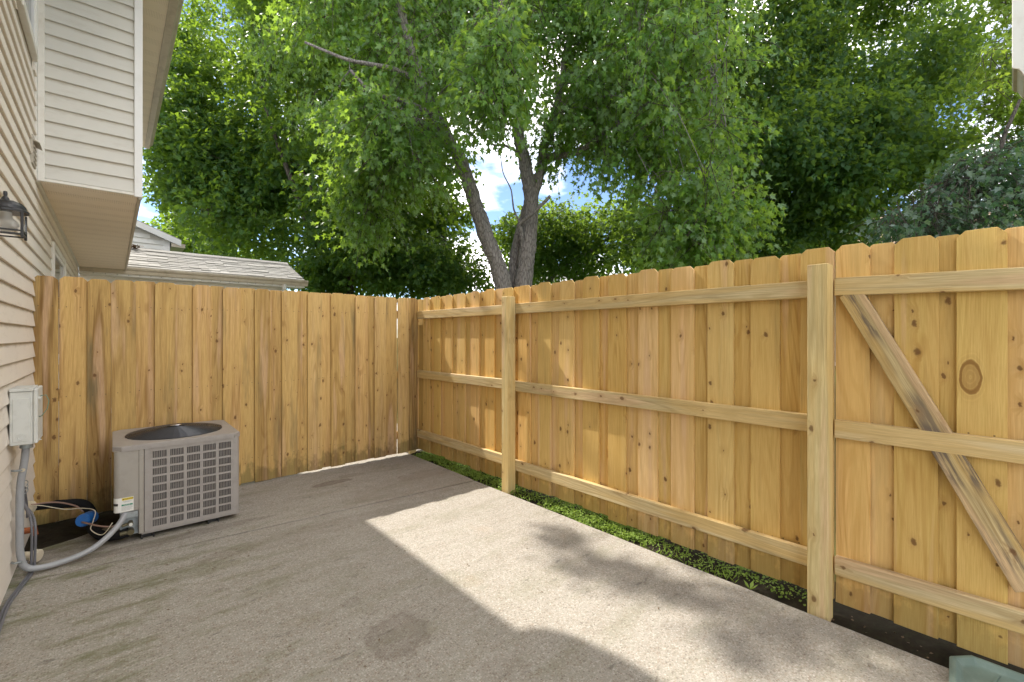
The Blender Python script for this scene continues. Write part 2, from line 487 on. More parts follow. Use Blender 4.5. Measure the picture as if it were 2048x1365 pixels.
M_AC = simple('taupe_painted_steel', (0.335, 0.31, 0.29), 0.42, var=0.06, vs=5, dirt=((0.17, 0.15, 0.13), 0.35), spec=0.45)
M_AC2 = simple('grey_corner_steel', (0.35, 0.325, 0.29), 0.42, var=0.05, vs=5, dirt=((0.19, 0.17, 0.14), 0.3), spec=0.45)
M_COIL = simple('dark_coil', (0.03, 0.03, 0.032), 0.6, 0.3, var=0.3, vs=50)
M_FAN = simple('black_fan_wire', (0.010, 0.011, 0.014), 0.6, 0.0, var=0.2, vs=20)
M_GUARD = simple('fan_guard_wire', (0.05, 0.051, 0.056), 0.38, 0.1, var=0.2, vs=20)
M_CHROME = simple('silver_badge', (0.6, 0.6, 0.63), 0.2, 1.0, var=0.1)
M_PVC = simple('grey_conduit_plastic', (0.31, 0.32, 0.335), 0.35, var=0.06, vs=9, dirt=((0.2, 0.19, 0.17), 0.3))
M_BOX = simple('grey_painted_box', (0.60, 0.61, 0.58), 0.5, var=0.05, vs=7, dirt=((0.33, 0.32, 0.28), 0.35))
M_GALV = simple('galvanised_steel', (0.38, 0.42, 0.44), 0.45, 0.6, var=0.2, vs=14, dirt=((0.2, 0.17, 0.12), 0.5))
M_BLUE = simple('blue_painted_filter', (0.015, 0.13, 0.42), 0.35, var=0.15, vs=20, dirt=((0.05, 0.07, 0.12), 0.4))
M_COPPER = simple('dull_copper_wire', (0.30, 0.19, 0.15), 0.5, 0.2, var=0.2)
M_CABLE = simple('grey_cable_jacket', (0.14, 0.14, 0.155), 0.5, var=0.15)
M_GREENW = simple('green_ground_wire', (0.10, 0.24, 0.18), 0.5, var=0.1)
M_RUST = simple('rusty_iron', (0.28, 0.08, 0.025), 0.85, var=0.4, vs=30, bump=0.6)
M_IVORY = simple('ivory_plastic', (0.62, 0.55, 0.42), 0.5, var=0.08, dirt=((0.35, 0.28, 0.2), 0.3))
M_BRASS = simple('dirty_brass', (0.13, 0.11, 0.06), 0.5, 0.5, var=0.3, vs=30)
M_TRAY = simple('green_plastic', (0.15, 0.215, 0.19), 0.42, var=0.10, vs=7, dirt=((0.28, 0.36, 0.32), 0.4))
M_LWHITE = simple('sticker_white', (0.75, 0.75, 0.72), 0.5, var=0.02)
M_LYEL = simple('sticker_yellow', (0.72, 0.55, 0.05), 0.5, var=0.02)
M_LGRN = simple('sticker_green', (0.0, 0.22, 0.12), 0.5, var=0.02)
M_INK = simple('sticker_ink', (0.03, 0.03, 0.03), 0.6, var=0.02)
M_INKG = simple('sticker_grey_ink', (0.35, 0.35, 0.35), 0.6, var=0.02)
M_SOIL = simple('dark_soil', (0.03, 0.024, 0.017), 0.95, var=0.45, vs=18, bump=1.0, bs=45, spec=0.1, dirt=((0.045, 0.05, 0.025), 0.6))
M_DARKIN = simple('dark_interior', (0.03, 0.03, 0.035), 0.6)
def glass(name, tint=(1, 1, 1), rough=0.02):
    t = NT(name)
    t.b.inputs['Transmission Weight'].default_value = 1.0
    t.b.inputs['IOR'].default_value = 1.45
    return t.fin(tint, rough)
M_GLASS = glass('clear_glass')
M_PANE = simple('window_pane', (0.05, 0.06, 0.065), 0.06, spec=0.8)
def bulb_mat():
    t = NT('frosted_bulb')
    t.b.inputs['Transmission Weight'].default_value = 0.6
    return t.fin((0.72, 0.71, 0.68), 0.3)
M_BULB = bulb_mat()

def grass_ground():
    t = NT('lawn_ground')
    p = t.new('ShaderNodeNewGeometry').outputs['Position']
    n = t.noise(p, 0.6, 5, 0.6); n2 = t.noise(p, 40, 3, 0.7)
    c = t.mix(n, (0.05, 0.085, 0.02), (0.10, 0.13, 0.04))
    c = t.mix(t.ramp(n2, [(0.4, 0.5), (0.6, 0)]), c, (0.03, 0.045, 0.012))
    t.bump(n2, 0.8, 0.03)
    return t.fin(c, 0.9, spec=0.1)
M_LAWN = grass_ground()

def leaf_mat(name, a, b, trans, tw=0.45, rough=0.45, under=None):
    t = NT(name)
    p = t.new('ShaderNodeNewGeometry')
    isl = p.outputs['Random Per Island']
    n = t.noise(p.outputs['Position'], 0.55, 2, 0.5)
    fac = t.math('MULTIPLY_ADD', isl, 0.6, t.math('MULTIPLY', n, 0.4))
    c = t.mix(fac, a, b)
    if under:
        c = t.mix(t.math('MULTIPLY', p.outputs['Backfacing'], 0.85), c, under)
    t.fin(c, rough + 0.1, spec=0.2)
    tr = t.new('ShaderNodeBsdfTranslucent')
    t.l.new(t.mix(fac, trans, tuple(x * 1.25 for x in trans)), tr.inputs['Color'])
    mx = t.new('ShaderNodeMixShader')
    mx.inputs[0].default_value = tw
    t.l.new(t.b.outputs[0], mx.inputs[1]); t.l.new(tr.outputs[0], mx.inputs[2])
    t.l.new(mx.outputs[0], t.out.inputs['Surface'])
    return t.m
M_LEAF_M = leaf_mat('silver_maple_leaves', (0.045, 0.115, 0.022), (0.095, 0.20, 0.042), (0.36, 0.54, 0.045), 0.42, 0.38, (0.16, 0.25, 0.13))
M_LEAF_L = leaf_mat('dark_maple_leaves', (0.018, 0.06, 0.014), (0.05, 0.12, 0.03), (0.29, 0.44, 0.032), 0.40, 0.4, (0.07, 0.13, 0.05))
M_LEAF_R = leaf_mat('deep_green_leaves', (0.014, 0.052, 0.017), (0.045, 0.11, 0.035), (0.29, 0.44, 0.042), 0.40, 0.4, (0.06, 0.12, 0.06))
M_LEAF_S = leaf_mat('silver_backed_leaves', (0.03, 0.085, 0.038), (0.06, 0.13, 0.06), (0.14, 0.26, 0.05), 0.3, 0.4, (0.24, 0.31, 0.26))
M_LEAF_Y = leaf_mat('yellow_green_leaves', (0.10, 0.18, 0.03), (0.18, 0.27, 0.05), (0.34, 0.46, 0.05), 0.5, 0.45)
M_LEAF_D = leaf_mat('shaded_leaves', (0.022, 0.062, 0.018), (0.045, 0.10, 0.032), (0.10, 0.20, 0.025), 0.25, 0.45)
M_CLOVER = leaf_mat('clover_leaves', (0.14, 0.24, 0.04), (0.30, 0.40, 0.09), (0.3, 0.42, 0.05), 0.3, 0.5)
def bark_mat(name, a, b):
    t = NT(name)
    p = t.new('ShaderNodeNewGeometry').outputs['Position']
    v = t.voro(t.mapping(p, scale=(26, 26, 6)), 1.0, 'DISTANCE_TO_EDGE')
    n = t.noise(t.mapping(p, scale=(30, 30, 7)), 1.0, 5, 0.7)
    c = t.mix(n, a, b)
    c = t.mix(t.ramp(v, [(0.0, 0.7), (0.16, 0.0)]), c, tuple(x * 0.35 for x in a))
    t.bump(t.math('ADD', v, n), 0.9, 0.02)
    return t.fin(c, 0.9, spec=0.15)
M_BARK = bark_mat('grey_brown_bark', (0.19, 0.17, 0.16), (0.36, 0.33, 0.31))
M_BARKD = bark_mat('dark_bark', (0.08, 0.066, 0.055), (0.16, 0.135, 0.11))
def shingle_mat():
    t = NT('asphalt_shingle')
    p = t.coord('Object'); r = t.rnd()
    c = t.ramp(r, [(0.0, (0.32, 0.31, 0.29)), (0.35, (0.45, 0.435, 0.41)), (0.7, (0.37, 0.355, 0.33)), (1.0, (0.50, 0.485, 0.455))])
    n = t.noise(p, 160, 3, 0.7)
    c = t.mix(t.ramp(n, [(0.38, 0.5), (0.55, 0)]), c, (0.12, 0.105, 0.09))
    t.bump(n, 0.6, 0.003)
    return t.fin(c, 0.95, spec=0.15)
M_SHIN = shingle_mat()

# ------------------------------------------------------------------ ground, patio slabs, soil
g = MB(); g.v = [(-400, -400, -0.09), (400, -400, -0.09), (400, 400, -0.09), (-400, 400, -0.09)]; g.f = [(0, 1, 2, 3)]
struct(g.build('ground', M_LAWN))
EDGE = 2.618
j0, j1 = 3.735, 3.505           # joint between the two slabs, left and right end
jg = 0.005
def wavy(a, b, n, amp):
    a = Vector(a); b = Vector(b); out = []
    d = (b - a).normalized(); nn = Vector((-d.y, d.x, 0))
    for i in range(n + 1):
        out.append(a.lerp(b, i / n) + nn * (random.uniform(-amp, amp) if 0 < i < n else 0))
    return out
near = [Vector((-0.455, -4.0, -0.1)), Vector((EDGE, -4.0, -0.1))] + wavy((EDGE, -3.5, -0.1), (EDGE - 0.01, j1 - jg, -0.1), 26, 0.004) + [Vector((-0.455, j0 - jg, -0.1))]
struct(MB().extrude(near, (0, 0, 0.1)).build('patio_slab', M_CONC, bevel=0.006))
far = [Vector((-0.455, j0 + jg, -0.1)), Vector((EDGE - 0.01, j1 + jg, -0.1))] + wavy((EDGE, 3.6, -0.1), (EDGE + 0.01, 4.78, -0.1), 8, 0.004) + \
      [Vector((EDGE, 4.90, -0.1)), Vector((0.10, 4.90, -0.1)), Vector((0.06, 4.5, -0.1))] + wavy((0.0, 4.42, -0.1), (-0.3, 4.26, -0.1), 6, 0.012) + [Vector((-0.455, 4.20, -0.1))]
struct(MB().extrude(far, (0, 0, 0.1)).build('patio_slab', M_CONC, bevel=0.006))
struct(MB().box(-0.45, 3.4, 4.905, 10.9, -0.1, -0.004).build('patio_slab', M_CONC, bevel=0.006))
# soil behind the slab in the corner, and the soil strip under the right fence (slightly lumpy sheets)
def lumpy(x0, x1, y0, y1, nx, ny, zf, name, mat):
    m = MB()
    for j in range(ny + 1):
        for i in range(nx + 1):
            x = x0 + (x1 - x0) * i / nx; y = y0 + (y1 - y0) * j / ny
            m.v.append((x, y, zf(x, y)))
    for j in range(ny):
        for i in range(nx):
            a = j * (nx + 1) + i
            m.f.append((a, a + 1, a + nx + 2, a + nx + 1))
    return m.build(name, mat, smooth=True)
struct(lumpy(-0.45, 0.2, 4.1, 5.1, 26, 40, lambda x, y: -0.028 + 0.012 * math.sin(x * 31 + y * 17) * math.cos(y * 23) + random.uniform(-.003, .003), 'corner_soil', M_SOIL))
def strip_z(x, y):
    u = (x - EDGE) / 0.30
    return -0.055 + 0.045 * math.sin(min(1, max(0, u)) * math.pi * 0.8) + 0.010 * math.sin(y * 9.1) + 0.006 * math.sin(y * 37 + x * 20) + random.uniform(-.003, .003)
struct(lumpy(EDGE - 0.005, 3.1, -3.5, 5.1, 16, 240, strip_z, 'soil_strip', M_SOIL))

# ------------------------------------------------------------------ boards and fences
def board(name, parent, origin, aw, at_, al, w, th, ln, mat, ear=0.0, bevel=0.0015, label=None, jit=0.0):
    """board centred on its width; origin = centre of its back... front face foot; aw, at_, al = width, thickness, length axes"""
    m = MB()
    hw = w / 2
    if ear:
        pts = [(-hw, 0, 0), (hw, 0, 0), (hw, 0, ln - ear), (hw - ear, 0, ln), (-hw + ear, 0, ln), (-hw, 0, ln - ear)]
    else:
        pts = [(-hw, 0, 0), (hw, 0, 0), (hw, 0, ln), (-hw, 0, ln)]
    m.extrude(pts, (0, th, 0))
    me = m.mesh(name); me.materials.append(mat)
    aw, at_, al = Vector(aw), Vector(at_), Vector(al)
    R = Matrix((aw, at_, al)).transposed().to_4x4()
    if jit: R = R @ Matrix.Rotation(random.uniform(-jit, jit), 4, 'Y')
    return link(name, me, parent, Matrix.Translation(origin) @ R, bevel, label)

X_R = 2.714                    # front face of the rails on the right fence
PF, PB = X_R + 0.038, X_R + 0.038 + 0.0165
RZ = {'bottom_rail': 0.233, 'middle_rail': 0.934, 'top_rail': 1.63}
fence_r = thing('fence', 'pale yellow board fence with rails and posts showing, right of the back corner', 'fence', (X_R, 3.0, 0))
front_r = [(846, 859), (867, 880), (889.6, 904), (913.7, 930), (940.8, 957.7), (969.4, 989), (1004, 1026), (1036, 1060), (1075.6, 1101.5), (1117, 1147.5), (1165, 1197.5),
           (1216, 1252), (1275.5, 1314.5), (1341.5, 1387), (1415, 1467), (1501, 1560), (1600, 1667.5)]
def right_pickets(lst, parent, fx, rotc=None):
    ys = []
    for (a, b) in lst:
        y1, y0 = y_on(a, fx), y_on(b, fx)
        ys.append((y0, y1))
    return ys
ys = right_pickets(front_r, fence_r, PF)
for k, (y0, y1) in enumerate(ys):
    w = y1 - y0
    zt = 1.832 + random.uniform(-0.007, 0.007)
    zb = 0.035 + random.uniform(-0.012, 0.012)
    board('picket', fence_r, (PF, (y0 + y1) / 2, zb), (0, 1, 0), (1, 0, 0), (0, 0, 1), w, 0.0155, zt - zb, M_PICK, 0.026, jit=0.0025)
    if k + 1 < len(ys):        # back board covers the gap to the next front board
        g0, g1 = ys[k + 1][1], y0
        zt = 1.826 + random.uniform(-0.006, 0.006)
        board('picket', fence_r, (PB + 0.001, (g0 + g1) / 2, zb), (0, 1, 0), (1, 0, 0), (0, 0, 1), max(0.11, g1 - g0 + 0.035), 0.0155, zt - zb, M_PICK, 0.022, jit=0.002)
board('picket', fence_r, (PB + 0.001, ys[0][1] + 0.08, 0.03), (0, 1, 0), (1, 0, 0), (0, 0, 1), 0.20, 0.0155, 1.79, M_PICK, 0.022)
PY1 = y_on(1003, X_R - 0.089)
PY2 = y_on(1614, X_R - 0.089)
P1 = (PY1 - 0.089, PY1); P2 = (PY2 - 0.089, PY2)
P3 = (-0.62, -0.531)
def post(parent, y0, top):
    return board('post', parent, (X_R - 0.089, (y0[0] + y0[1]) / 2, -0.08), (0, 1, 0), (1, 0, 0), (0, 0, 1), 0.089, 0.0885, top + 0.08, M_POST, bevel=0.003)
post(fence_r, P1, 1.735); post(fence_r, P2, 1.738)
def rail(name, parent, ya, yb, za, zb, mat=M_RAIL, x=X_R, hh=0.089, th=0.0375):
    """from the far end ya down to the near end yb"""
    a = Vector((x, ya, za)); b = Vector((x, yb, zb))
    al = (b - a).normalized()
    at_ = Vector((1, 0, 0)); aw = at_.cross(al)
    return board(name, parent, a, aw, at_, al, hh, th, (b - a).length, mat, bevel=0.003)
for nm, z in RZ.items():
    rail(nm, fence_r, 4.795, P1[0] + 0.045, z, z + (0.006 if nm != 'top_rail' else -0.004))
    rail(nm, fence_r, P1[0] + 0.043, P2[0] + 0.045, z + (-0.012 if nm == 'bottom_rail' else -0.002), z - 0.006)
# gate beyond the second post
gate = thing('gate', 'wood gate with a diagonal weathered brace, hung next to the right-hand post', 'gate', (X_R, P2[0], 0))
front_g = [(1671, 1740), (1787, 1876), (1913, 2015.5)]
ysg = right_pickets(front_g, gate, PF)
ysg.append((ysg[-1][0] - 0.20, ysg[-1][0] - 0.062))
ysg.append((ysg[-1][0] - 0.22, ysg[-1][0] - 0.07))
for k, (y0, y1) in enumerate(ysg):
    zt = 1.835 + random.uniform(-0.006, 0.006); zb = 0.035
    board('picket', gate, (PF, (y0 + y1) / 2, zb), (0, 1, 0), (1, 0, 0), (0, 0, 1), y1 - y0, 0.0155, zt - zb, M_PICK_KNOT if k == 2 else M_PICK, 0.028, jit=0.0015)
    if k + 1 < len(ysg):
        g0, g1 = ysg[k + 1][1], y0
        board('picket', gate, (PB + 0.001, (g0 + g1) / 2, zb), (0, 1, 0), (1, 0, 0), (0, 0, 1), max(0.11, g1 - g0 + 0.03), 0.0155, 1.79, M_PICK, 0.022)
GY = P2[0] - 0.004
ge = ysg[-1][0]
GZ = {'bottom_rail': (0.232, 0.245), 'middle_rail': (0.918, 0.915), 'top_rail': (1.628, 1.60)}
for nm, (a, b) in GZ.items():
    rail(nm, gate, GY, ge, a, b, M_RAIL)
bt = Vector((X_R, GY - 0.035, 1.585)); bb = Vector((X_R, ysg[2][0] - 0.155, 0.30))
def brace_piece(a, b):
    al = (b - a).normalized(); at_ = Vector((1, 0, 0)); aw = at_.cross(al)
    board('brace', gate, a, aw, at_, al, 0.095, 0.0355, (b - a).length, M_BRACE, bevel=0.003, label='weathered diagonal brace with dark mould streaks')
# brace: two pieces butting on the middle rail
P = lambda px, py: (lambda r: Vector((X_R, r.y / r.x * X_R, H + r.z * X_R / r.x)))(ray(px, py))
a1, b1 = P(1703, 592), P(1873, 868)
a2, b2 = P(1905, 925), P(2062, 1185)
ext = (b1 - a1).normalized()
brace_piece(a1 - ext * 0.02 + Vector((0.001, 0, 0)), b1 + ext * 0.045 + Vector((0.002, 0, 0)))
brace_piece(a2 - (b2 - a2).normalized() * 0.10 + Vector((0.001, 0, 0)), b2 + Vector((0.001, 0, 0)))
# a further stretch of the same fence beyond the gate
fence_n = thing('fence', 'stretch of wood fence on the far side of the gate, at the right edge', 'fence', (X_R, ge - 1.2, 0))
post(fence_n, (ge - 0.10, ge - 0.011), 1.74)
yy = ge - 0.02
while yy > -3.4:
    board('picket', fence_n, (PF, yy - 0.07, 0.035), (0, 1, 0), (1, 0, 0), (0, 0, 1), 0.138, 0.0155, 1.795, M_PICK, 0.026)
    board('picket', fence_n, (PB + 0.001, yy - 0.175, 0.035), (0, 1, 0), (1, 0, 0), (0, 0, 1), 0.12, 0.0155, 1.79, M_PICK, 0.022)
    yy -= 0.21
for nm, z in RZ.items():
    rail(nm, fence_n, ge - 0.055, -3.4, z, z)

# left (back) fence, boards face the patio
Y_L = 4.80
fence_l = thing('fence', 'shaded golden-brown privacy fence of dog-eared boards behind the air conditioner', 'fence', (1.2, Y_L, 0))
left_list = [(64.5, 117, 0), (117.3, 173.5, 1), (174.5, 222.5, 0.5), (223, 273, 0), (273, 308, 1), (309, 353.5, 0), (353, 384, 1), (385, 423, 0), (423, 445, 1), (445.5, 481.5, 0), (481, 509, 1),
             (510, 542, 0), (542, 563, 1), (564, 595, 0), (595, 615, 1), (615.5, 644.5, 0), (644, 662, 1), (662.5, 690.5, 0), (690, 710, 1), (711, 735.5, 0), (735, 748, 1),
             (749, 772, 0), (772, 793.8, 1), (796, 817.5, 0), (817, 836, 1)]
for i, (a, b, lay) in enumerate(left_list):
    yf = Y_L + 0.0165 * (1 if lay == 1 else 0) + (0.003 if lay == 0.5 else 0)
    x0, x1 = x_on(a, yf), x_on(b, yf)
    zt = 1.829 + random.uniform(-0.006, 0.006)
    zb = -0.005 + 0.036 * max(0, (x0 + 0.44) / 3.1) + random.uniform(-0.006, 0.006)
    ear = 0.027
    if lay == 1 and i not in (1, 22):
        x0 -= 0.028; x1 += 0.028       # laps behind its neighbours
        if i == 24: x1 -= 0.028
    if i == 22: x0 -= 0.02
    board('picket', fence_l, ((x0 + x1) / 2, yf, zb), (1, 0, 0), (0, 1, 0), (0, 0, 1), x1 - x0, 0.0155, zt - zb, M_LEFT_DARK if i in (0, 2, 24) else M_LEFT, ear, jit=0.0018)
for nm, z in RZ.items():      # rails on the outer side
    board(nm, fence_l, (-0.43, Y_L + 0.034, z), (0, 0, -1), (0, 1, 0), (1, 0, 0), 0.089, 0.0375, 3.12, M_RAIL, bevel=0.003)
for x in (0.65, 2.66):
    board('post', fence_l, (x + 0.045, Y_L + 0.073, -0.08), (1, 0, 0), (0, 1, 0), (0, 0, 1), 0.089, 0.0885, 1.72, M_POST, bevel=0.003)

# ------------------------------------------------------------------ town house on the left
WX = -0.44                     # plane of the sheathing; courses stand proud of it
house = thing('townhouse', 'beige vinyl-sided two-storey townhouse with an overhanging upper box, at the left', 'house', (WX, 2.0, 0))
EX = 0.11                      # exposure of one course
def course_mesh(length, mat, axis, name='siding_panel'):
    # profile (out, z); lower lip stands out, the top tucks in under the next course
    prof = [(0.0, 0.0), (0.014, 0.0), (0.0165, 0.004), (0.0165, 0.012), (0.006, 0.060), (0.0125, 0.064), (0.0025, 0.119), (0.0, 0.119)]
    prof = [(0.0, 0.001), (0.0155, 0.001), (0.017, 0.004), (0.016, 0.012), (0.003, 0.1135), (0.0, 0.1135)]
    m = MB()
    if axis == 'y':
        m.extrude([(o, 0, z) for o, z in prof], (0, length, 0))
    else:
        m.extrude([(0, -o, z) for o, z in prof], (length, 0, 0))
    me = m.mesh(name); me.materials.append(mat); return me
# main wall: behind everything a solid backing
MB().box(WX - 0.30, WX - 0.002, -1.3, 10.62, -0.1, 5.05).build('wall', M_SIDE, house)
# windows first so the courses can stop at them
win_up = (4.02, 4.74, 3.44, 4.70)
win_dn = (6.13, 7.45, 1.15, 2.22)
meshes = {}
def courses_y(y0, y1, z, parent, mat):
    key = (round(y1 - y0, 3), mat.name)
    if key not in meshes: meshes[key] = course_mesh(y1 - y0, mat, 'y')
    link('siding_panel', meshes[key], parent, Matrix.Translation((WX, y0, z)))
nz = int(5.0 / EX)
for k in range(nz):
    z = 0.02 + k * EX
    segs = [(-1.3, 10.6)]
    lim = 4.90 if z + 0.05 > 2.52 else None
    if lim: segs = [(-1.3, lim)]
    for (a, b, c, d) in (win_up, win_dn):
        if z + EX > c - 0.05 and z < d + 0.05:
            ns = []
            for (s0, s1) in segs:
                if s1 <= a - 0.05 or s0 >= b + 0.05: ns.append((s0, s1)); continue
                if s0 < a - 0.05: ns.append((s0, a - 0.05))
                if s1 > b + 0.05: ns.append((b + 0.05, s1))
            segs = ns
    for (s0, s1) in segs:
        if s1 - s0 > 0.02: courses_y(s0, s1, z, house, M_SIDE)
def window_y(parent, y0, y1, z0, z1, label=None):
    f = MB()
    w = 0.055
    x0, x1 = WX, WX + 0.032
    f.box(x0, x1, y0 - w, y0, z0 - w, z1 + w); f.box(x0, x1, y1, y1 + w, z0 - w, z1 + w)
    f.box(x0, x1 - 0.001, y0, y1, z1, z1 + w); f.box(x0, x1 + 0.006, y0, y1, z0 - w, z0)
    wdw = f.build('window', M_TRIM, parent, bevel=0.003, label=label)
    s = MB(); iw = 0.035; x1 = WX + 0.018
    zm = (z0 + z1) / 2
    for (a, b, c, d) in ((y0, y0 + iw, z0, z1), (y1 - iw, y1, z0, z1), (y0 + iw, y1 - iw, z0, z0 + iw), (y0 + iw, y1 - iw, z1 - iw, z1), (y0 + iw, y1 - iw, zm - iw/2, zm + iw/2)):
        s.box(WX + 0.001, x1, a, b, c, d)
    s.build('sash', M_WTRIM, wdw)
    MB().box(WX + 0.0005, WX + 0.006, y0 + iw, y1 - iw, z0 + iw, z1 - iw).build('pane', M_PANE, wdw)
window_y(house, *win_up, label='dark upstairs window at the top left edge')
window_y(house, *win_dn, label='ground-floor window half hidden by the fence')
# dryer vent near the corner of the upper box
v = MB()
vy0, vy1, vz0, vz1 = 4.62, 4.80, 2.60, 2.80
v.box(WX, WX + 0.022, vy0, vy1, vz0, vz1)
v.extrude([(WX + 0.021, vy0, vz1 - 0.03), (WX + 0.055, vy0, vz1 - 0.05), (WX + 0.055, vy0, vz1 - 0.056), (WX + 0.021, vy0, vz1 - 0.042)], (0, vy1 - vy0, 0))
vent = v.build('vent_cover', M_SIDE2, house, bevel=0.002)
for k in range(4):
    MB().box(WX + 0.0225, WX + 0.027, vy0 + 0.015, vy1 - 0.015, vz0 + 0.02 + k * 0.033, vz0 + 0.034 + k * 0.033).build('slat', M_SIDE2, vent)
# overhanging upper box
BY0, BY1, BX1, BZ = 4.93, 10.60, 0.165, 2.555
MB().box(WX + 0.001, BX1 - 0.002, BY0 + 0.004, BY1, BZ + 0.012, 5.02).build('box_wall', M_SIDE2, house)
cm_ = course_mesh(BX1 - 0.02 - (WX + 0.055), M_SIDE2, 'x')
for k in range(22):
    z = BZ + 0.02 + k * EX
    link('siding_panel', cm_, house, Matrix.Translation((WX + 0.055, BY0 + 0.004, z)))
cm2 = course_mesh(BY1 - BY0 - 0.12, M_SIDE2, 'y')
for k in range(22):
    z = BZ + 0.02 + k * EX
    link('siding_panel', cm2, house, Matrix.Translation((BX1 - 0.002, BY0 + 0.09, z)))
# corner trims of the box
t = MB(); t.box(BX1 - 0.028, BX1 + 0.026, BY0 - 0.020, BY0 + 0.003, BZ - 0.012, 5.02); t.box(BX1 + 0.003, BX1 + 0.026, BY0 + 0.003, BY0 + 0.088, BZ - 0.012, 5.02)
t.build('corner_trim', M_WTRIM, house, bevel=0.003)
t = MB(); t.box(WX + 0.018, WX + 0.055, BY0 - 0.018, BY0 + 0.003, BZ - 0.004, 5.02); t.box(WX, WX + 0.017, BY0 - 0.03, BY0 + 0.003, BZ - 0.004, 5.02)
t.build('corner_trim', M_TRIM, house, bevel=0.002)
MB().box(WX + 0.056, BX1 - 0.03, BY0 - 0.016, BY0 + 0.003, BZ - 0.002, BZ + 0.018).build('starter_strip', M_TRIM, house)
# underside of the box
sy = BY0 + 0.006
k = 0
while sy < BY1 - 0.05:
    e = min(BY1, sy + 0.302)
    MB().box(WX + 0.03, BX1 - 0.004, sy, e - 0.004, BZ - 0.004, BZ + 0.010).build('soffit_panel', M_SOFF, house, bevel=0.002)
    sy += 0.305; k += 1
MB().box(WX + 0.002, WX + 0.029, BY0, BY1, BZ - 0.010, BZ + 0.010).build('channel_trim', M_TRIM, house)
t = MB(); t.box(BX1 - 0.003, BX1 + 0.020, BY0 + 0.09, 7.6, BZ - 0.014, BZ + 0.045); t.box(BX1 - 0.003, BX1 + 0.023, 7.55, BY1, BZ - 0.016, BZ + 0.043)
t.build('edge_flashing', M_GUT, house)
# upper eave: soffit, fascia and gutter
EZ, EX1 = 4.99, 0.46
sy = 5.80
while sy < 11.1:
    MB().box(BX1 + 0.02, EX1, sy, min(11.15, sy + 0.302), EZ, EZ + 0.012).build('soffit_panel', M_SOFF, house)
    sy += 0.305
MB().box(EX1, EX1 + 0.02, 5.80, 11.17, EZ - 0.02, EZ + 0.17).build('fascia', M_GUT, house)
gp = [(0.0, 0.0), (0.0, 0.12), (0.11, 0.12), (0.112, 0.10), (0.10, 0.075), (0.075, 0.055), (0.062, 0.02), (0.055, 0.0)]
MB().extrude([(EX1 + 0.021 + a, 5.80, EZ - 0.005 + b) for a, b in gp], (0, 5.40, 0)).build('gutter', M_GUT, house, bevel=0.002)
# unseen wide eave, added with a rounded end to cast the curved slab shadow
pts = [(WX - 0.4, -1.6, EZ)]
pts += [(0.80, -1.6, EZ), (0.80, 5.42, EZ)]
for a in range(1, 7):
    an = a / 7 * math.pi / 2
    pts.append((0.58 + 0.22 * math.cos(an), 5.42 + 0.36 * math.sin(an), EZ))
pts += [(0.46, 5.795, EZ), (WX - 0.4, 5.795, EZ)]
MB().extrude(pts, (0, 0, 0.18)).build('eave', M_SOFF, house)
MB().extrude([(-4.2, -1.7, 6.95), (0.55, -1.7, 5.17), (0.55, -1.7, 5.22), (-4.2, -1.7, 7.0)], (0, 13.0, 0)).build('roof', M_SHIN, house)
MB().box(-4.0, WX - 0.31, -1.3, 10.6, -0.1, 5.0).build('inner_wall', M_DARKIN, house)

# ------------------------------------------------------------------ low roof wing beyond the back fence
RY, RXE = 10.62, 3.22
wing = thing('roofed_wing', 'low shingled roof with beige gutter just beyond the back fence', 'building', (1.4, RY + 1.5, 0))
RZ0 = 2.60
MB().box(-0.42, RXE - 0.42, RY + 0.33, RY + 2.7, -0.1, RZ0 - 0.02).build('wall', M_SIDE, wing)
pitch = 0.385
rl = 1.36
def roofz(dy): return RZ0 + 0.03 + pitch * dy
MB().extrude([(-0.42, RY + 0.03, RZ0), (-0.42, RY + 0.03 + rl, roofz(rl) - 0.02), (-0.42, RY + 0.03 + 2 * rl, RZ0), ], (RXE + 0.42 - 0.02, 0, 0)).build('roof_deck', M_DARKIN, wing)
sh = MB().box(0, 0.318, 0, 0.165, 0, 0.011).mesh('shingle'); sh.materials.append(M_SHIN)
sh2 = MB().box(0, 0.158, 0, 0.165, 0, 0.011).mesh('shingle'); sh2.materials.append(M_SHIN)
ang = math.atan(pitch)
row = 0
expo = 0.128
s = 0.0
while s < rl / math.cos(ang) - 0.03:
    y = RY + 0.02 + s * math.cos(ang); z = roofz(s * math.cos(ang)) - 0.008
    x = -0.42 - (0.16 if row % 2 else 0.0) - random.uniform(0, .05)
    while x < RXE - 0.02:
        ln = 0.318
        x1 = min(x + ln, RXE + random.uniform(-0.006, 0.006))
        if x1 - x > 0.04 and x1 > -0.42:
            msh = sh
            R = Matrix.Translation((x, y, z + random.uniform(0, 0.006))) @ Matrix.Rotation(ang - 0.075 + random.uniform(-.012, .012), 4, 'X') @ Matrix.Diagonal(((x1 - x - 0.003) / 0.318, 1, random.choice((0.8, 1.0, 1.7)), 1))
            link('shingle', msh, wing, R)
        x += ln
    s += expo; row += 1
MB().extrude([(-0.42, RY + rl - 0.10, roofz(rl) - 0.03), (-0.42, RY + rl + 0.02, roofz(rl) + 0.03), (-0.42, RY + rl + 0.14, roofz(rl) - 0.03)], (RXE + 0.42, 0, 0)).build('ridge_cap', M_SHIN, wing)
MB().extrude([(RXE - 0.02, RY + 0.02, RZ0 - 0.10), (RXE - 0.02, RY + 0.02, RZ0 + 0.01), (RXE - 0.02, RY + 0.02 + rl, roofz(rl) - 0.03), (RXE - 0.02, RY + 0.02 + rl, roofz(rl) - 0.15)], (0.03, 0, 0)).build('rake_board', M_TRIM, wing)
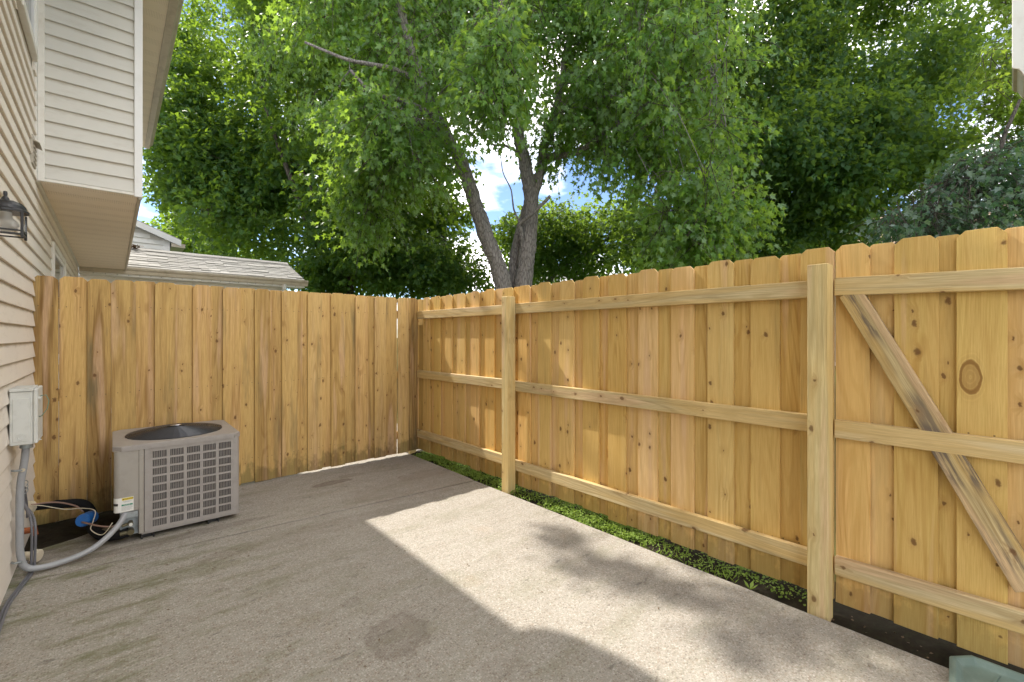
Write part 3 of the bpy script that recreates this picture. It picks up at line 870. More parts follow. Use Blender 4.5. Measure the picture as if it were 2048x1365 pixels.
MB().extrude([(-0.42, RY - 0.02 - a, RZ0 - 0.115 + b) for a, b in gp], (RXE + 0.42 + 0.03, 0, 0)).build('gutter', M_GUT, wing, bevel=0.002)
MB().box(-0.42, RXE - 0.05, RY - 0.018, RY + 0.33, RZ0 - 0.155, RZ0 - 0.145).build('soffit_panel', M_TRIM, wing)
MB().box(-0.42, RXE - 0.02, RY - 0.017, RY + 0.02, RZ0 - 0.15, RZ0 + 0.01).build('fascia', M_TRIM, wing)
for k in range(22):
    MB().box(-0.25 + k * 0.155, -0.24 + k * 0.155, RY - 0.022, RY - 0.016, RZ0 - 0.135, RZ0 - 0.127).build('screw', M_DARKIN, wing)
MB().box(-0.42, RXE - 0.4, RY + 0.30, RY + 0.34, RZ0 - 0.30, RZ0 - 0.14).build('frieze_board', M_TRIM, wing)
dsx = x_on(565, RY + 0.1)
d = MB(); d.tube([(dsx, RY - 0.05, RZ0 - 0.10), (dsx, RY - 0.04, RZ0 - 0.18), (dsx, RY + 0.20, RZ0 - 0.40), (dsx, RY + 0.27, RZ0 - 0.55), (dsx, RY + 0.27, 0.0)], 0.045, 6)
d.build('downspout', M_TRIM, wing)
lf = MB()
for k in range(26):
    c = Vector((x_on(268, RY + 1.3) + random.uniform(-.10, .14), RY + 1.3 + random.uniform(-.08, .08), roofz(1.28) + 0.02 + random.uniform(0, .07)))
    a = Vector((random.uniform(-1, 1), random.uniform(-1, 1), random.uniform(-1, 1))).normalized() * 0.045
    b = Vector((random.uniform(-1, 1), random.uniform(-1, 1), random.uniform(-.5, .5))).normalized() * 0.03
    n = len(lf.v); lf.v += [tuple(c - a), tuple(c + b), tuple(c + a), tuple(c - b)]; lf.f.append((n, n+1, n+2, n+3))
M_DEAD = simple('dead_leaves', (0.12, 0.075, 0.04), 0.8, var=0.4, vs=20)
tag(lf.build('leaf_litter', M_DEAD), 'clump of brown dead leaves lying on the low roof by the house corner', 'leaves', kind='stuff')

# ------------------------------------------------------------------ white house gable far behind
wx = 1.03; wy = 13.9
white = thing('white_house', 'white-sided gable of a house peeking out behind the low roof', 'house', (-1.0, wy + 2, 0))
gz = 3.74; sl_ = 0.42
def gable_top(x): return gz + (wx + 0.02 - x) * sl_
MB().extrude([(-6.0, wy + 0.02, -0.1), (wx, wy + 0.02, -0.1), (wx, wy + 0.02, gz), (-2.2, wy + 0.02, gable_top(-2.2)), (-6.0, wy + 0.02, gable_top(-2.2) - 3.8 * sl_)], (0, 5.6, 0)).build('wall', M_WSIDE, white)
k = 0
z = 2.6
while z < gable_top(-2.2) - 0.15:
    xr = wx - 0.10 if z + 0.1 < gz else wx - 0.10 - (z + 0.12 - gz) / sl_
    x0_ = -2.2 - 3.6 if z < gz else max(-5.5, -2.2 - (gable_top(-2.2) - z - 0.1) / sl_)
    if xr - x0_ > 0.3:
        me = MB().extrude([(0, 0, 0.0), (0, -0.025, 0.0), (0, -0.004, 0.125), (0, 0, 0.125)], (xr - x0_, 0, 0)).mesh('siding_panel')
        me.materials.append(M_WSIDE)
        link('siding_panel', me, white, Matrix.Translation((x0_, wy + 0.019, z)))
    z += 0.125
MB().box(wx - 0.10, wx + 0.03, wy - 0.03, wy + 0.10, -0.1, gz - 0.01).build('corner_trim', M_WTRIM, white)
rk = [(wx + 0.24, wy - 0.2, gz - 0.16), (wx + 0.24, wy - 0.2, gz - 0.02), (-2.2, wy - 0.2, gable_top(-2.2) + 0.08), (-2.2, wy - 0.2, gable_top(-2.2) - 0.06)]
MB().extrude(rk, (0, 0.05, 0)).build('rake_board', M_WTRIM, white)
MB().extrude([(wx + 0.24, wy - 0.19, gz - 0.14), (wx + 0.24, wy - 0.19, gz + 0.0), (-2.2, wy - 0.19, gable_top(-2.2) + 0.10), (-6.4, wy - 0.19, gable_top(-2.2) + 0.10 - 4.2 * sl_), (-6.4, wy - 0.19, gable_top(-2.2) - 4.2 * sl_), (-2.2, wy - 0.19, gable_top(-2.2))], (0, 6.0, 0)).build('roof', M_SHIN, white)
MB().box(wx + 0.05, wx + 0.32, wy - 0.17, wy + 5.6, gz - 0.19, gz - 0.10).build('gutter', M_GUT, white)

# pale house glimpsed between the trees and a tan one at the right
def far_house(label, x0, x1, y0, y1, h, rh, wallm, roofm, along='x'):
    r = thing('house', label, 'house', ((x0 + x1) / 2, (y0 + y1) / 2, 0))
    MB().box(x0, x1, y0, y1, -0.1, h).build('wall', wallm, r)
    if along == 'x':
        ym = (y0 + y1) / 2
        MB().extrude([(x0 - .3, y0 - .4, h - 0.1), (x0 - .3, ym, h + rh), (x0 - .3, y1 + .4, h - 0.1)], (x1 - x0 + .6, 0, 0)).build('roof', roofm, r)
    else:
        xm = (x0 + x1) / 2
        MB().extrude([(x0 - .4, y0 - .3, h - 0.1), (xm, y0 - .3, h + rh), (x1 + .4, y0 - .3, h - 0.1)], (0, y1 - y0 + .6, 0)).build('roof', roofm, r)
    for k in range(3):
        yy_ = y0 + (y1 - y0) * (k + 0.6) / 3.2
        f = MB().box(x0 - 0.05, x0, yy_, yy_ + 0.9, h - 1.9, h - 0.6).build('window', M_WTRIM, r)
        MB().box(x0 - 0.06, x0 - 0.051, yy_ + 0.07, yy_ + 0.83, h - 1.83, h - 0.67).build('pane', M_PANE, f)
    return r
M_TANROOF = simple('tan_brown_roof', (0.28, 0.2, 0.14), 0.9, var=0.2, vs=3)
M_GREYROOF = simple('pale_grey_roof', (0.38, 0.37, 0.36), 0.9, var=0.2, vs=3)
far_house('pale house glimpsed through leaves between the two maple trunks and the right fence', 24, 31, 22, 30, 4.4, 2.2, M_WSIDE, M_GREYROOF, 'y')
far_house('tan-roofed house glimpsed low through the dark trees at the right', 27, 35, -2, 9, 4.6, 3.2, M_SIDE, M_TANROOF, 'y')

# neighbouring building corner at the top right edge
nb = thing('neighbour_eave', 'pale grey boxed eave end cut off by the top right edge of the photo', 'eave', (4.4, -0.9, 0))
e0 = at(2024, 137, 2.55)
prof = [(0, 0.0), (0, 1.6), (0.9, 1.6), (0.9, -0.05), (0.085, -0.055), (0.060, -0.045), (0.04, -0.015), (0.025, -0.003)]
rt = ray(2024)
along = Vector((CY, -SY, 0))   # the eave face runs across the view here
fw = Vector((SY, CY, 0))
MB().extrude([e0 + along * a + Vector((0, 0, b)) for a, b in prof], rt.normalized() * 0.35).build('eave_box', M_TRIM, nb, bevel=0.004)
MB().extrude([e0 + along * (a + 0.006) + Vector((0, 0, b)) - fw * 0.004 for a, b in [(0.0, -0.004), (0.025, -0.008), (0.04, -0.02), (0.06, -0.05), (0.085, -0.061), (0.9, -0.056), (0.9, -0.045), (0.08, -0.05), (0.055, -0.035), (0.03, -0.002)]], rt.normalized() * 0.36).build('drip_edge', M_GUT, nb)
MB().box(4.0, 6.0, -4.0, -0.75, -0.1, 5.0).build('wall', M_WSIDE, nb)

# ------------------------------------------------------------------ air conditioner
AX0, AX1, AY0, AY1, AZ0, AZ1 = 0.008, 0.728, 3.972, 4.69, 0.045, 0.648
ac = thing('air_conditioner', 'taupe outdoor air-conditioning unit with louvred panel and black fan grille', 'air conditioner', ((AX0 + AX1) / 2, (AY0 + AY1) / 2, 0))
px0 = AX0 + 0.155              # where the louvred panel begins
# cabinet shell: sides, back, base
MB().box(AX0 + 0.006, AX0 + 0.012, AY0 + 0.05, AY1 - 0.01, AZ0 + 0.16, AZ1 - 0.03).build('side_panel', M_AC, ac)
MB().box(AX1 - 0.012, AX1 - 0.006, AY0 + 0.02, AY1 - 0.01, AZ0, AZ1 - 0.03).build('side_panel', M_AC, ac)
MB().box(AX0 + 0.013, AX1 - 0.013, AY1 - 0.012, AY1 - 0.006, AZ0, AZ1 - 0.03).build('back_panel', M_AC, ac)
MB().box(AX0 + 0.14, AX1, AY0 + 0.004, AY1, AZ0 - 0.012, AZ0 + 0.006).build('base_pan', M_AC, ac, bevel=0.003)
MB().box(px0 + 0.01, AX1 - 0.03, AY0 + 0.030, AY1 - 0.03, AZ0 + 0.01, AZ1 - 0.17).build('coil', M_COIL, ac)
MB().lathe([(0.0, AZ1 - 0.16), (0.286, AZ1 - 0.16), (0.2915, AZ1 - 0.01)], 40, ((AX0 + AX1) / 2, (AY0 + AY1) / 2, 0)).build('fan_shroud', M_FAN, ac)
# service corner panel with rounded outer edge and a notch at the foot for the valves
def rounded_corner(x0, x1, y, z0, z1, r=0.03):
    pts = [(x1, y, z0)]
    for i in range(7):
        a = math.pi * 1.5 - i / 6 * math.pi / 2
        pts.append((x0 + r + r * math.cos(a), y + r + r * math.sin(a), z0))
    pts += [(x0, y + 0.12, z0), (x0 + 0.008, y + 0.12, z0), (x0 + 0.008, y + r + 0.006, z0), (x0 + r + 0.004, y + 0.008, z0), (x1, y + 0.008, z0)]
    return MB().extrude(pts, (0, 0, z1 - z0))
rounded_corner(AX0, AX0 + 0.126, AY0, AZ0 + 0.165, AZ1 - 0.03).build('service_panel', M_AC2, ac, smooth=False)
MB().box(AX0 + 0.1265, px0 - 0.013, AY0 + 0.0035, AY0 + 0.008, AZ0, AZ0 + 0.1645).build('service_panel', M_AC2, ac)
MB().box(AX0 + 0.1268, px0 - 0.0015, AY0 - 0.004, AY0 + 0.008, AZ0 + 0.001, AZ1 - 0.03).build('corner_post', M_AC2, ac, bevel=0.003)
MB().box(px0 + 0.001, px0 + 0.035, AY0 - 0.002, AY0 + 0.008, AZ0 + 0.001, AZ1 - 0.03).build('panel_stile', M_AC, ac, bevel=0.002)
# louvred panel: frame bars, and one fin pack per opening
gx0, gx1 = px0 + 0.035, AX1 - 0.047
gz0, gz1 = AZ0 + 0.022, AZ1 - 0.052
nc, nr = 5, 9
cw = (gx1 - gx0) / nc; rh_ = (gz1 - gz0) / nr
bar = 0.019; hb = 0.013
fr = MB()
for i in range(nc + 1):
    xa = gx0 + i * cw - bar / 2 if 0 < i < nc else (gx0 - 0.0 if i == 0 else gx1 - bar / 2)
    xb = xa + bar if 0 < i < nc else (gx0 + bar / 2 if i == 0 else gx1 + 0.024)
    fr.box(xa, xb, AY0, AY0 + 0.006, gz0 - 0.018, gz1 + 0.020)
for i in range(nc):
    xa = gx0 + i * cw + bar / 2; xb = gx0 + (i + 1) * cw - bar / 2
    for j in range(nr + 1):
        za = gz0 + j * rh_ - hb / 2; zb_ = za + hb
        if j == 0: za = gz0 - 0.018
        if j == nr: zb_ = gz1 + 0.020
        fr.box(xa, xb, AY0, AY0 + 0.006, za, zb_)
fr.build('louvre_panel', M_AC, ac)
fw_, fh = cw - bar, rh_ - hb
lv = MB()
nf = 8
pitchf = fw_ / nf
for i in range(nf + 1):
    xc = i * pitchf
    xa, xb = max(0, xc - pitchf * 0.30), min(fw_, xc + pitchf * 0.30)
    lv.extrude([(xa, 0.0, 0), (xb, 0.006, 0), (xb, 0.0085, 0), (xa, 0.0025, 0)], (0, 0, fh))
lvm = lv.mesh('louvre'); lvm.materials.append(M_AC)
for i in range(nc):
    for j in range(nr):
        link('louvre', lvm, ac, Matrix.Translation((gx0 + i * cw + bar / 2, AY0, gz0 + j * rh_ + hb / 2)))
# rounded right corner
rc = MB()
pts = []
r_ = 0.025
for i in range(7):
    a = -math.pi / 2 + i / 6 * math.pi / 2
    pts.append((AX1 - r_ + r_ * math.cos(a), AY0 + r_ + r_ * math.sin(a), AZ0))
pts += [(AX1 - 0.006, AY0 + r_, AZ0), (AX1 - r_, AY0 + 0.006, AZ0)]
rc.extrude(pts, (0, 0, AZ1 - 0.03 - AZ0)).build('corner_post', M_AC, ac)
# top cover with a round opening
cx, cy, cr_ = (AX0 + AX1) / 2, (AY0 + AY1) / 2, 0.292
tp = MB()
N = 48
ov = 0.008
x0, x1, y0, y1 = AX0 - ov, AX1 + ov, AY0 - ov, AY1 + ov
def sq(a):
    c, s_ = math.cos(a), math.sin(a)
    hx, hy = (x1 - x0) / 2, (y1 - y0) / 2
    k = min(hx / abs(c) if abs(c) > 1e-6 else 1e9, hy / abs(s_) if abs(s_) > 1e-6 else 1e9)
    px_, py_ = cx + k * c, cy + k * s_
    # round the corners a little
    q = 0.965 if abs(abs(k * c) - hx) < 0.03 and abs(abs(k * s_) - hy) < 0.03 else 1.0
    return cx + (px_ - cx) * q, cy + (py_ - cy) * q
ring = []
for i in range(N):
    a = 2 * math.pi * (i + 0.5) / N
    X, Y = sq(a)
    ring.append((X, Y))
for i in range(N):
    a = 2 * math.pi * (i + 0.5) / N
    X, Y = ring[i]
    tp.v += [(X, Y, AZ1 - 0.034), (X, Y, AZ1 - 0.004), (cx + (X - cx) * 0.988, cy + (Y - cy) * 0.988, AZ1),
             (cx + (cr_ + 0.012) * math.cos(a), cy + (cr_ + 0.012) * math.sin(a), AZ1 + 0.002), (cx + cr_ * math.cos(a), cy + cr_ * math.sin(a), AZ1 - 0.004), (cx + cr_ * math.cos(a), cy + cr_ * math.sin(a), AZ1 - 0.06)]
for i in range(N):
    j = (i + 1) % N
    for k in range(5):
        tp.f.append((i*6+k, j*6+k, j*6+k+1, i*6+k+1))
tp.build('top_cover', M_AC, ac)
# fan below, guard above
fan = MB(); MB().box(px0 + 0.01, AX1 - 0.03, AY0 + 0.020, AY0 + 0.024, AZ0 + 0.01, AZ1 - 0.045).build('coil', M_COIL, ac)
fan.lathe([(0.06, 0), (0.065, 0.05), (0.0, 0.06)], 20, (cx, cy, AZ1 - 0.11))
for k in range(3):
    a0 = k * 2 * math.pi / 3
    for s_ in range(6):
        a = a0 + s_ * 0.17; b = a0 + (s_ + 1) * 0.17
        z0_, z1_ = AZ1 - 0.11 + s_ * 0.008, AZ1 - 0.11 + (s_ + 1) * 0.008
        n = len(fan.v)
        fan.v += [(cx + .06*math.cos(a), cy + .06*math.sin(a), z0_), (cx + .27*math.cos(a), cy + .27*math.sin(a), z0_), (cx + .27*math.cos(b), cy + .27*math.sin(b), z1_), (cx + .06*math.cos(b), cy + .06*math.sin(b), z1_)]
        fan.f.append((n, n+1, n+2, n+3))
fan.build('fan', M_FAN, ac)
gd = MB()
def gh(r): return AZ1 + 0.004 + 0.040 * (1 - (r / 0.30) ** 2)
for k in range(21):
    r = 0.060 + k * 0.0118
    gd.tube([(cx + r*math.cos(2*math.pi*i/40), cy + r*math.sin(2*math.pi*i/40), gh(r)) for i in range(41)], 0.0044, 5, caps=False)
for k in range(8):
    a = 2 * math.pi * (k + 0.4) / 8
    gd.tube([(cx + r*math.cos(a), cy + r*math.sin(a), gh(r) - 0.004) for r in (0.03, 0.1, 0.17, 0.24, 0.312)], 0.0032, 5)
gd.build('fan_guard', M_GUARD, ac)
MB().lathe([(0.0, 0.0), (0.062, 0.0), (0.060, 0.006), (0.0, 0.010)], 24, (cx, cy, AZ1 + 0.040)).build('guard_hub', M_FAN, ac, smooth=True)
bd = MB().lathe([(0.0, 0.0), (0.03, 0.0), (0.028, 0.003), (0.0, 0.005)], 24)
b_ = bd.build('badge', M_CHROME, ac, smooth=True, loc=(cx, cy, AZ1 + 0.050)); b_.scale = (1.3, 0.75, 1)
MB().box(AX0 + 0.10, AX0 + 0.11, AY0 + 0.2, AY1 - 0.2, AZ0 - 0.045, AZ0 - 0.011)
for (fx, fy) in ((AX0 + 0.14, AY0 + 0.012), (AX1 - 0.20, AY0 + 0.012), (AX0 + 0.14, AY1 - 0.08), (AX1 - 0.20, AY1 - 0.08)):
    f = MB(); f.box(fx, fx + 0.008, fy, fy + 0.07, 0.0, AZ0 - 0.012); f.box(fx + 0.062, fx + 0.070, fy, fy + 0.07, 0.0, AZ0 - 0.012); f.box(fx + 0.008, fx + 0.062, fy + 0.03, fy + 0.07, 0.0, AZ0 - 0.012)
    f.build('foot', M_BLACK, ac)
# valve recess
MB().box(AX0 + 0.030, AX0 + 0.126, AY0 + 0.055, AY0 + 0.060, AZ0 - 0.010, AZ0 + 0.165).build('valve_plate', M_GALV, ac)
MB().box(AX0 + 0.050, AX0 + 0.125, AY0 + 0.002, AY0 + 0.05, AZ0 + 0.118, AZ0 + 0.160).build('junction_bracket', M_GALV, ac, bevel=0.003)
va = MB()
va.tube([(AX0 + 0.085, AY0 + 0.06, AZ0 + 0.075), (AX0 + 0.085, AY0 - 0.005, AZ0 + 0.078)], 0.014, 10)
va.tube([(AX0 + 0.085, AY0 + 0.03, AZ0 + 0.075), (AX0 + 0.04, AY0 + 0.02, AZ0 + 0.07)], 0.010, 8)
va.build('service_valve', M_BRASS, ac)
MB().tube([(AX0 + 0.085, AY0 - 0.006, AZ0 + 0.078), (AX0 + 0.085, AY0 - 0.016, AZ0 + 0.078)], 0.010, 10).build('valve_cap', M_LWHITE, ac)
va = MB()
va.tube([(AX0 + 0.085, AY0 + 0.06, AZ0 + 0.022), (AX0 + 0.085, AY0 + 0.0, AZ0 + 0.022)], 0.019, 10)
va.tube([(AX0 + 0.085, AY0 + 0.02, AZ0 + 0.022), (AX0 + 0.03, AY0 + 0.02, AZ0 + 0.018)], 0.013, 8)
va.build('service_valve', M_BRASS, ac)
for (sx, sz) in ((px0 - 0.015, AZ1 - 0.018), (AX1 - 0.03, AZ1 - 0.018), (px0 - 0.015, AZ1 - 0.07), (px0 - 0.015, AZ0 + 0.05), (AX0 + 0.108, AZ0 + 0.19)):
    MB().tube([(sx, AY0 - 0.004, sz), (sx, AY0 - 0.0105, sz)], 0.005, 8).build('screw', M_AC2, ac)
# sticker on the service panel
lx0, lx1, lz0, lz1 = AX0 + 0.030, AX0 + 0.100, AZ0 + 0.168, AZ0 + 0.262
yl = AY0 - 0.0012
st = MB().box(lx0 - 0.0, lx1, yl, AY0 - 0.0002, lz0, lz1)
sticker = st.build('warning_label', M_LWHITE, ac, label='white sticker with a yellow band and a green band')
q = MB(); ns = 5
sp_ = []
for i in range(ns + 1):
    a = math.pi * 1.5 - i / ns * math.pi / 2
    sp_.append((AX0 + 0.03 + 0.0312 * math.cos(a), AY0 + 0.03 + 0.0312 * math.sin(a)))
for i in range(ns):
    n = len(q.v)
    q.v += [(*sp_[i], lz0), (*sp_[i+1], lz0), (*sp_[i+1], lz1), (*sp_[i], lz1)]; q.f.append((n, n+1, n+2, n+3))
q.build('label_side', M_LWHITE, sticker)
q = MB()
for (za, zb_) in ((0.044, 0.060),):
    for i in range(1, ns):
        n = len(q.v)
        f_ = 1.0
        o_ = [(AX0 + 0.03 + (p_[0] - AX0 - 0.03) * 1.02, AY0 + 0.03 + (p_[1] - AY0 - 0.03) * 1.02) for p_ in (sp_[i], sp_[i+1])]
        q.v += [(*o_[0], lz0 + za), (*o_[1], lz0 + za), (*o_[1], lz0 + zb_), (*o_[0], lz0 + zb_)]; q.f.append((n, n+1, n+2, n+3))
q.build('label_side_band', M_INK, sticker)
MB().box(lx0 + 0.010, lx1 - 0.002, yl - 0.0006, yl - 0.0001, lz1 - 0.018, lz1 - 0.002).build('yellow_band', M_LYEL, sticker)
MB().box(lx0 + 0.008, lx1 - 0.005, yl - 0.0006, yl - 0.0001, lz0 + 0.040, lz0 + 0.050).build('green_band', M_LGRN, sticker)
ink = MB()
for k, (za, w0, w1) in enumerate(((0.0685, 0.016, 0.060), (0.063, 0.020, 0.052), (0.034, 0.008, 0.064), (0.029, 0.008, 0.062), (0.024, 0.008, 0.065), (0.019, 0.008, 0.058), (0.014, 0.008, 0.063), (0.009, 0.008, 0.05))):
    x = lx0 + w0
    while x < lx0 + w1:
        w = random.uniform(0.003, 0.009)
        ink.box(x, min(x + w, lx0 + w1), yl - 0.0005, yl - 0.0001, lz0 + za, lz0 + za + 0.0022)
        x += w + 0.0016
ink.build('fine_print', M_INKG, sticker)
def text(name, body, size, x, y, z, mat, parent):
    cu = bpy.data.curves.new(name, 'FONT'); cu.body = body; cu.size = size; cu.align_x = 'CENTER'; cu.align_y = 'CENTER'; cu.extrude = 0.0002
    tmp = bpy.data.objects.new(name + '_src', cu); COL.objects.link(tmp)
    dg = bpy.context.evaluated_depsgraph_get()
    me = bpy.data.meshes.new_from_object(tmp.evaluated_get(dg))
    bpy.data.objects.remove(tmp)
    me.materials.clear(); me.materials.append(mat)
    return link(name, me, parent, Matrix.Translation((x, y, z)) @ Matrix.Rotation(math.pi / 2, 4, 'X'))
text('lettering', 'WARNING', 0.0115, (lx0 + lx1) / 2 + 0.007, yl - 0.0008, lz1 - 0.010, M_INK, sticker)
text('lettering', 'NOTICE', 0.009, (lx0 + lx1) / 2, yl - 0.0008, lz0 + 0.045, M_LWHITE, sticker)
tri = MB().extrude([(lx0 + 0.013, yl - 0.0007, lz1 - 0.015), (lx0 + 0.021, yl - 0.0007, lz1 - 0.015), (lx0 + 0.017, yl - 0.0007, lz1 - 0.006)], (0, -0.0003, 0))
tri.build('warning_symbol', M_INK, sticker)

# ------------------------------------------------------------------ electrical box, conduit, refrigerant line
bx0, bx1, by0, by1, bz0, bz1 = WX + 0.016, WX + 0.125, 3.69, 3.92, 0.775, 1.085
eb = thing('disconnect_box', 'grey metal electrical disconnect box on the siding, left of the fence', 'electrical box', (bx0, (by0 + by1) / 2, bz0))
MB().box(bx0, bx1 - 0.018, by0, by1, bz0, bz1 - 0.012).build('case', M_BOX, eb, bevel=0.004)
MB().box(bx1 - 0.0175, bx1, by0 - 0.006, by1 + 0.006, bz0 + 0.004, bz1).build('cover', M_BOX, eb, bevel=0.004)
MB().box(bx0 - 0.0, bx1 - 0.0185, by0 - 0.008, by1 + 0.004, bz1 - 0.0115, bz1 + 0.004).build('rain_hood', M_BOX, eb, bevel=0.002)
MB().box(bx0 + 0.012, bx1 - 0.030, by0 - 0.004, by0 - 0.0005, bz0 + 0.02, bz1 - 0.05).build('side_plate', M_BOX, eb, bevel=0.002)
kk = MB()
for r in (0.012, 0.019):
    kk.tube([(bx0 + 0.045 + r*math.cos(2*math.pi*i/20), by0 - 0.005, bz0 + 0.045 + r*math.sin(2*math.pi*i/20)) for i in range(21)], 0.0014, 5, caps=False)
kk.build('knockout_ring', M_BOX, eb)
MB().box(bx1 - 0.004, bx1 + 0.014, by0 + 0.02, by0 + 0.028, bz0 + 0.016, bz0 + 0.020).build('hasp', M_BOX, eb)
MB().tube([(bx1 - 0.001, by0 + 0.04, bz1 - 0.055), (bx1 + 0.010, by0 + 0.04, bz1 - 0.055)], 0.010, 10).build('seal', M_LWHITE, eb)
MB().tube([(bx1 + 0.005, by0 + 0.03, bz1 - 0.045), (bx1 + 0.03, by0 + 0.03, bz1 - 0.04), (bx1 + 0.042, by0 + 0.03, bz1 - 0.075), (bx1 + 0.035, by0 + 0.03, bz1 - 0.12), (bx1 + 0.012, by0 + 0.04, bz1 - 0.16), (bx1 - 0.002, by0 + 0.05, bz1 - 0.165)], 0.0022, 6).build('wire', M_GREENW, eb, smooth=True)

def smooth_path(pts, n=8):
    pts = [Vector(p) for p in pts]; out = []
    for i in range(len(pts) - 1):
        p0 = pts[max(0, i-1)]; p1 = pts[i]; p2 = pts[i+1]; p3 = pts[min(len(pts)-1, i+2)]
        for k in range(n):
            t_ = k / n
            out.append(0.5 * ((2*p1) + (-p0+p2)*t_ + (2*p0-5*p1+4*p2-p3)*t_*t_ + (-p0+3*p1-3*p2+p3)*t_**3))
    out.append(pts[-1]); return out
cxp, cyp = WX + 0.058, 3.80
cond = thing('electrical_conduit', 'grey flexible conduit running down the wall and across the slab to the air conditioner', 'conduit', (cxp, cyp, 0))
path = smooth_path([(cxp + 0.012, cyp, bz0 - 0.01), (cxp + 0.004, cyp, 0.66), (cxp - 0.012, cyp, 0.52), (cxp - 0.014, cyp, 0.30), (cxp - 0.012, cyp, 0.14), (cxp + 0.010, cyp, 0.055), (cxp + 0.075, cyp + 0.01, 0.030),
                    (cxp + 0.17, cyp + 0.03, 0.030), (cxp + 0.27, cyp + 0.055, 0.048), (cxp + 0.35, cyp + 0.09, 0.090), (cxp + 0.42, cyp + 0.14, 0.155), (AX0 + 0.055, AY0 + 0.015, 0.195)], 8)
MB().tube(path, 0.0172, 14).build('conduit_tube', M_PVC, cond, smooth=True)
MB().tube([(cxp + 0.013, cyp, bz0 - 0.002), (cxp + 0.012, cyp, bz0 - 0.035)], 0.028, 12).build('connector', M_GALV, cond, bevel=0.002)
for z in (0.62, 0.10):
    s_ = MB().tube([(cxp - 0.045, cyp - 0.002, z), (cxp - 0.03, cyp - 0.024, z), (cxp + 0.0, cyp - 0.028, z)], 0.006, 6)
    s_.build('strap', M_GALV, cond)
MB().tube([(cxp, cyp - 0.022, 0.62), (cxp, cyp - 0.03, 0.62)], 0.010, 10).build('screw', M_IVORY, cond)

ca = thing('cables', 'pair of thin grey cables hanging beside the conduit and trailing along the wall foot', 'cable', (cxp + 0.03, cyp + 0.05, 0))
for o_ in (0.0, 0.014):
    MB().tube(smooth_path([(WX + 0.03, 4.12 + o_, 0.44), (WX + 0.035, 4.05 + o_, 0.36), (cxp + 0.026 + o_, cyp + 0.05, 0.30), (cxp + 0.028 + o_, cyp + 0.045, 0.10), (cxp + 0.022 + o_, cyp + 0.02, 0.015),
                           (cxp + 0.0 + o_, cyp - 0.14, 0.011), (WX + 0.03 + o_, cyp - 0.38, 0.011), (WX + 0.032 + o_, cyp - 0.75, 0.011), (WX + 0.03 + o_, cyp - 1.4, 0.011)], 7), 0.0065, 7).build('cable', M_CABLE, ca, smooth=True)
MB().tube(smooth_path([(WX + 0.03, 4.12, 0.44), (WX + 0.035, 4.19, 0.30), (WX + 0.03, 4.24, 0.22)], 6), 0.006, 6).build('cable', M_CABLE, ca, smooth=True)
lp = MB()
for k in range(3):
    lp.tube([(WX + 0.035 + 0.012*math.cos(2*math.pi*i/16), 4.10 + 0.03*math.sin(2*math.pi*i/16), 0.47 - k*0.022 + 0.012*math.sin(2*math.pi*i/16)) for i in range(17)], 0.0022, 5, caps=False)
lp.build('coiled_wire', M_GALV, ca)

ref = thing('refrigerant_line', 'black foam-wrapped refrigerant line arching from the wall to the air conditioner', 'pipe', (-0.2, 4.45, 0))
def P_at(px, py, Y):
    r = ray(px, py); d_ = Y / r.y
    return Vector((r.x * d_, Y, H + r.z * d_))
lp_ = smooth_path([P_at(58, 1016, 4.42), P_at(90, 1012, 4.42), P_at(130, 1008, 4.42), P_at(165, 1008, 4.40), P_at(182, 1025, 4.36), P_at(184, 1055, 4.25), P_at(205, 1072, 4.10), P_at(235, 1071, 4.03), P_at(258, 1064, AY0 + 0.04)], 8)
MB().tube(lp_, [0.024 if i < 12 else 0.030 for i in range(len(lp_))], 12).build('insulated_pipe', M_FOAM, ref, smooth=True)
MB().tube([P_at(52, 1016, 4.40), P_at(59, 1016, 4.42)], 0.045, 12).build('wall_flange', M_IVORY, ref)
fd = P_at(175, 1038, 4.22)
MB().tube([fd + Vector((-0.028, -0.05, 0.008)), fd + Vector((-0.022, -0.04, 0.006)), fd + Vector((0.02, 0.03, 0.0)), fd + Vector((0.03, 0.05, 0.0))], [0.036, 0.042, 0.042, 0.026], 20).build('filter_drier', M_BLUE, ref, smooth=False)
MB().tube(smooth_path([P_at(62, 1010, 4.38), P_at(110, 1005, 4.36), P_at(150, 1012, 4.30), P_at(166, 1024, 4.27)], 6), 0.005, 6).build('copper_tube', M_COPPER, ref, smooth=True)
MB().tube(smooth_path([fd + Vector((-0.025, -0.05, 0.0)), P_at(190, 1051, 4.08), P_at(215, 1054, 4.02), P_at(240, 1052, AY0 + 0.03)], 6), 0.006, 6).build('copper_tube', M_COPPER, ref, smooth=True)
MB().tube(smooth_path([P_at(60, 1011, 4.38), P_at(85, 1012, 4.34), P_at(130, 1019, 4.30), P_at(165, 1017, 4.26), P_at(190, 1022, 4.18), P_at(186, 1044, 4.12), P_at(182, 1060, 4.05), P_at(205, 1070, 3.99), P_at(225, 1046, AY0 + 0.01)], 7), 0.0028, 6).build('control_wire', M_IVORY, ref, smooth=True)
rs = P_at(38, 1078, 4.22); 
rustp = MB().tube([Vector((WX + 0.012, 4.26, 0.13)), Vector((WX + 0.06, 4.25, 0.13)), Vector((WX + 0.065, 4.25, 0.095))], [0.02, 0.022, 0.016], 10).build('pipe_stub', M_RUST)
tag(rustp, 'short rusty iron pipe stub low on the siding behind the conduit', 'pipe')
iv = thing('drain_pipe_end', 'round ivory plastic pipe end on the slab beside the conduit', 'pipe', (WX + 0.1, 3.98, 0.04))
MB().tube([(WX + 0.02, 4.02, 0.055), (WX + 0.085, 3.985, 0.05)], 0.024, 14).build('pipe', M_IVORY, iv)
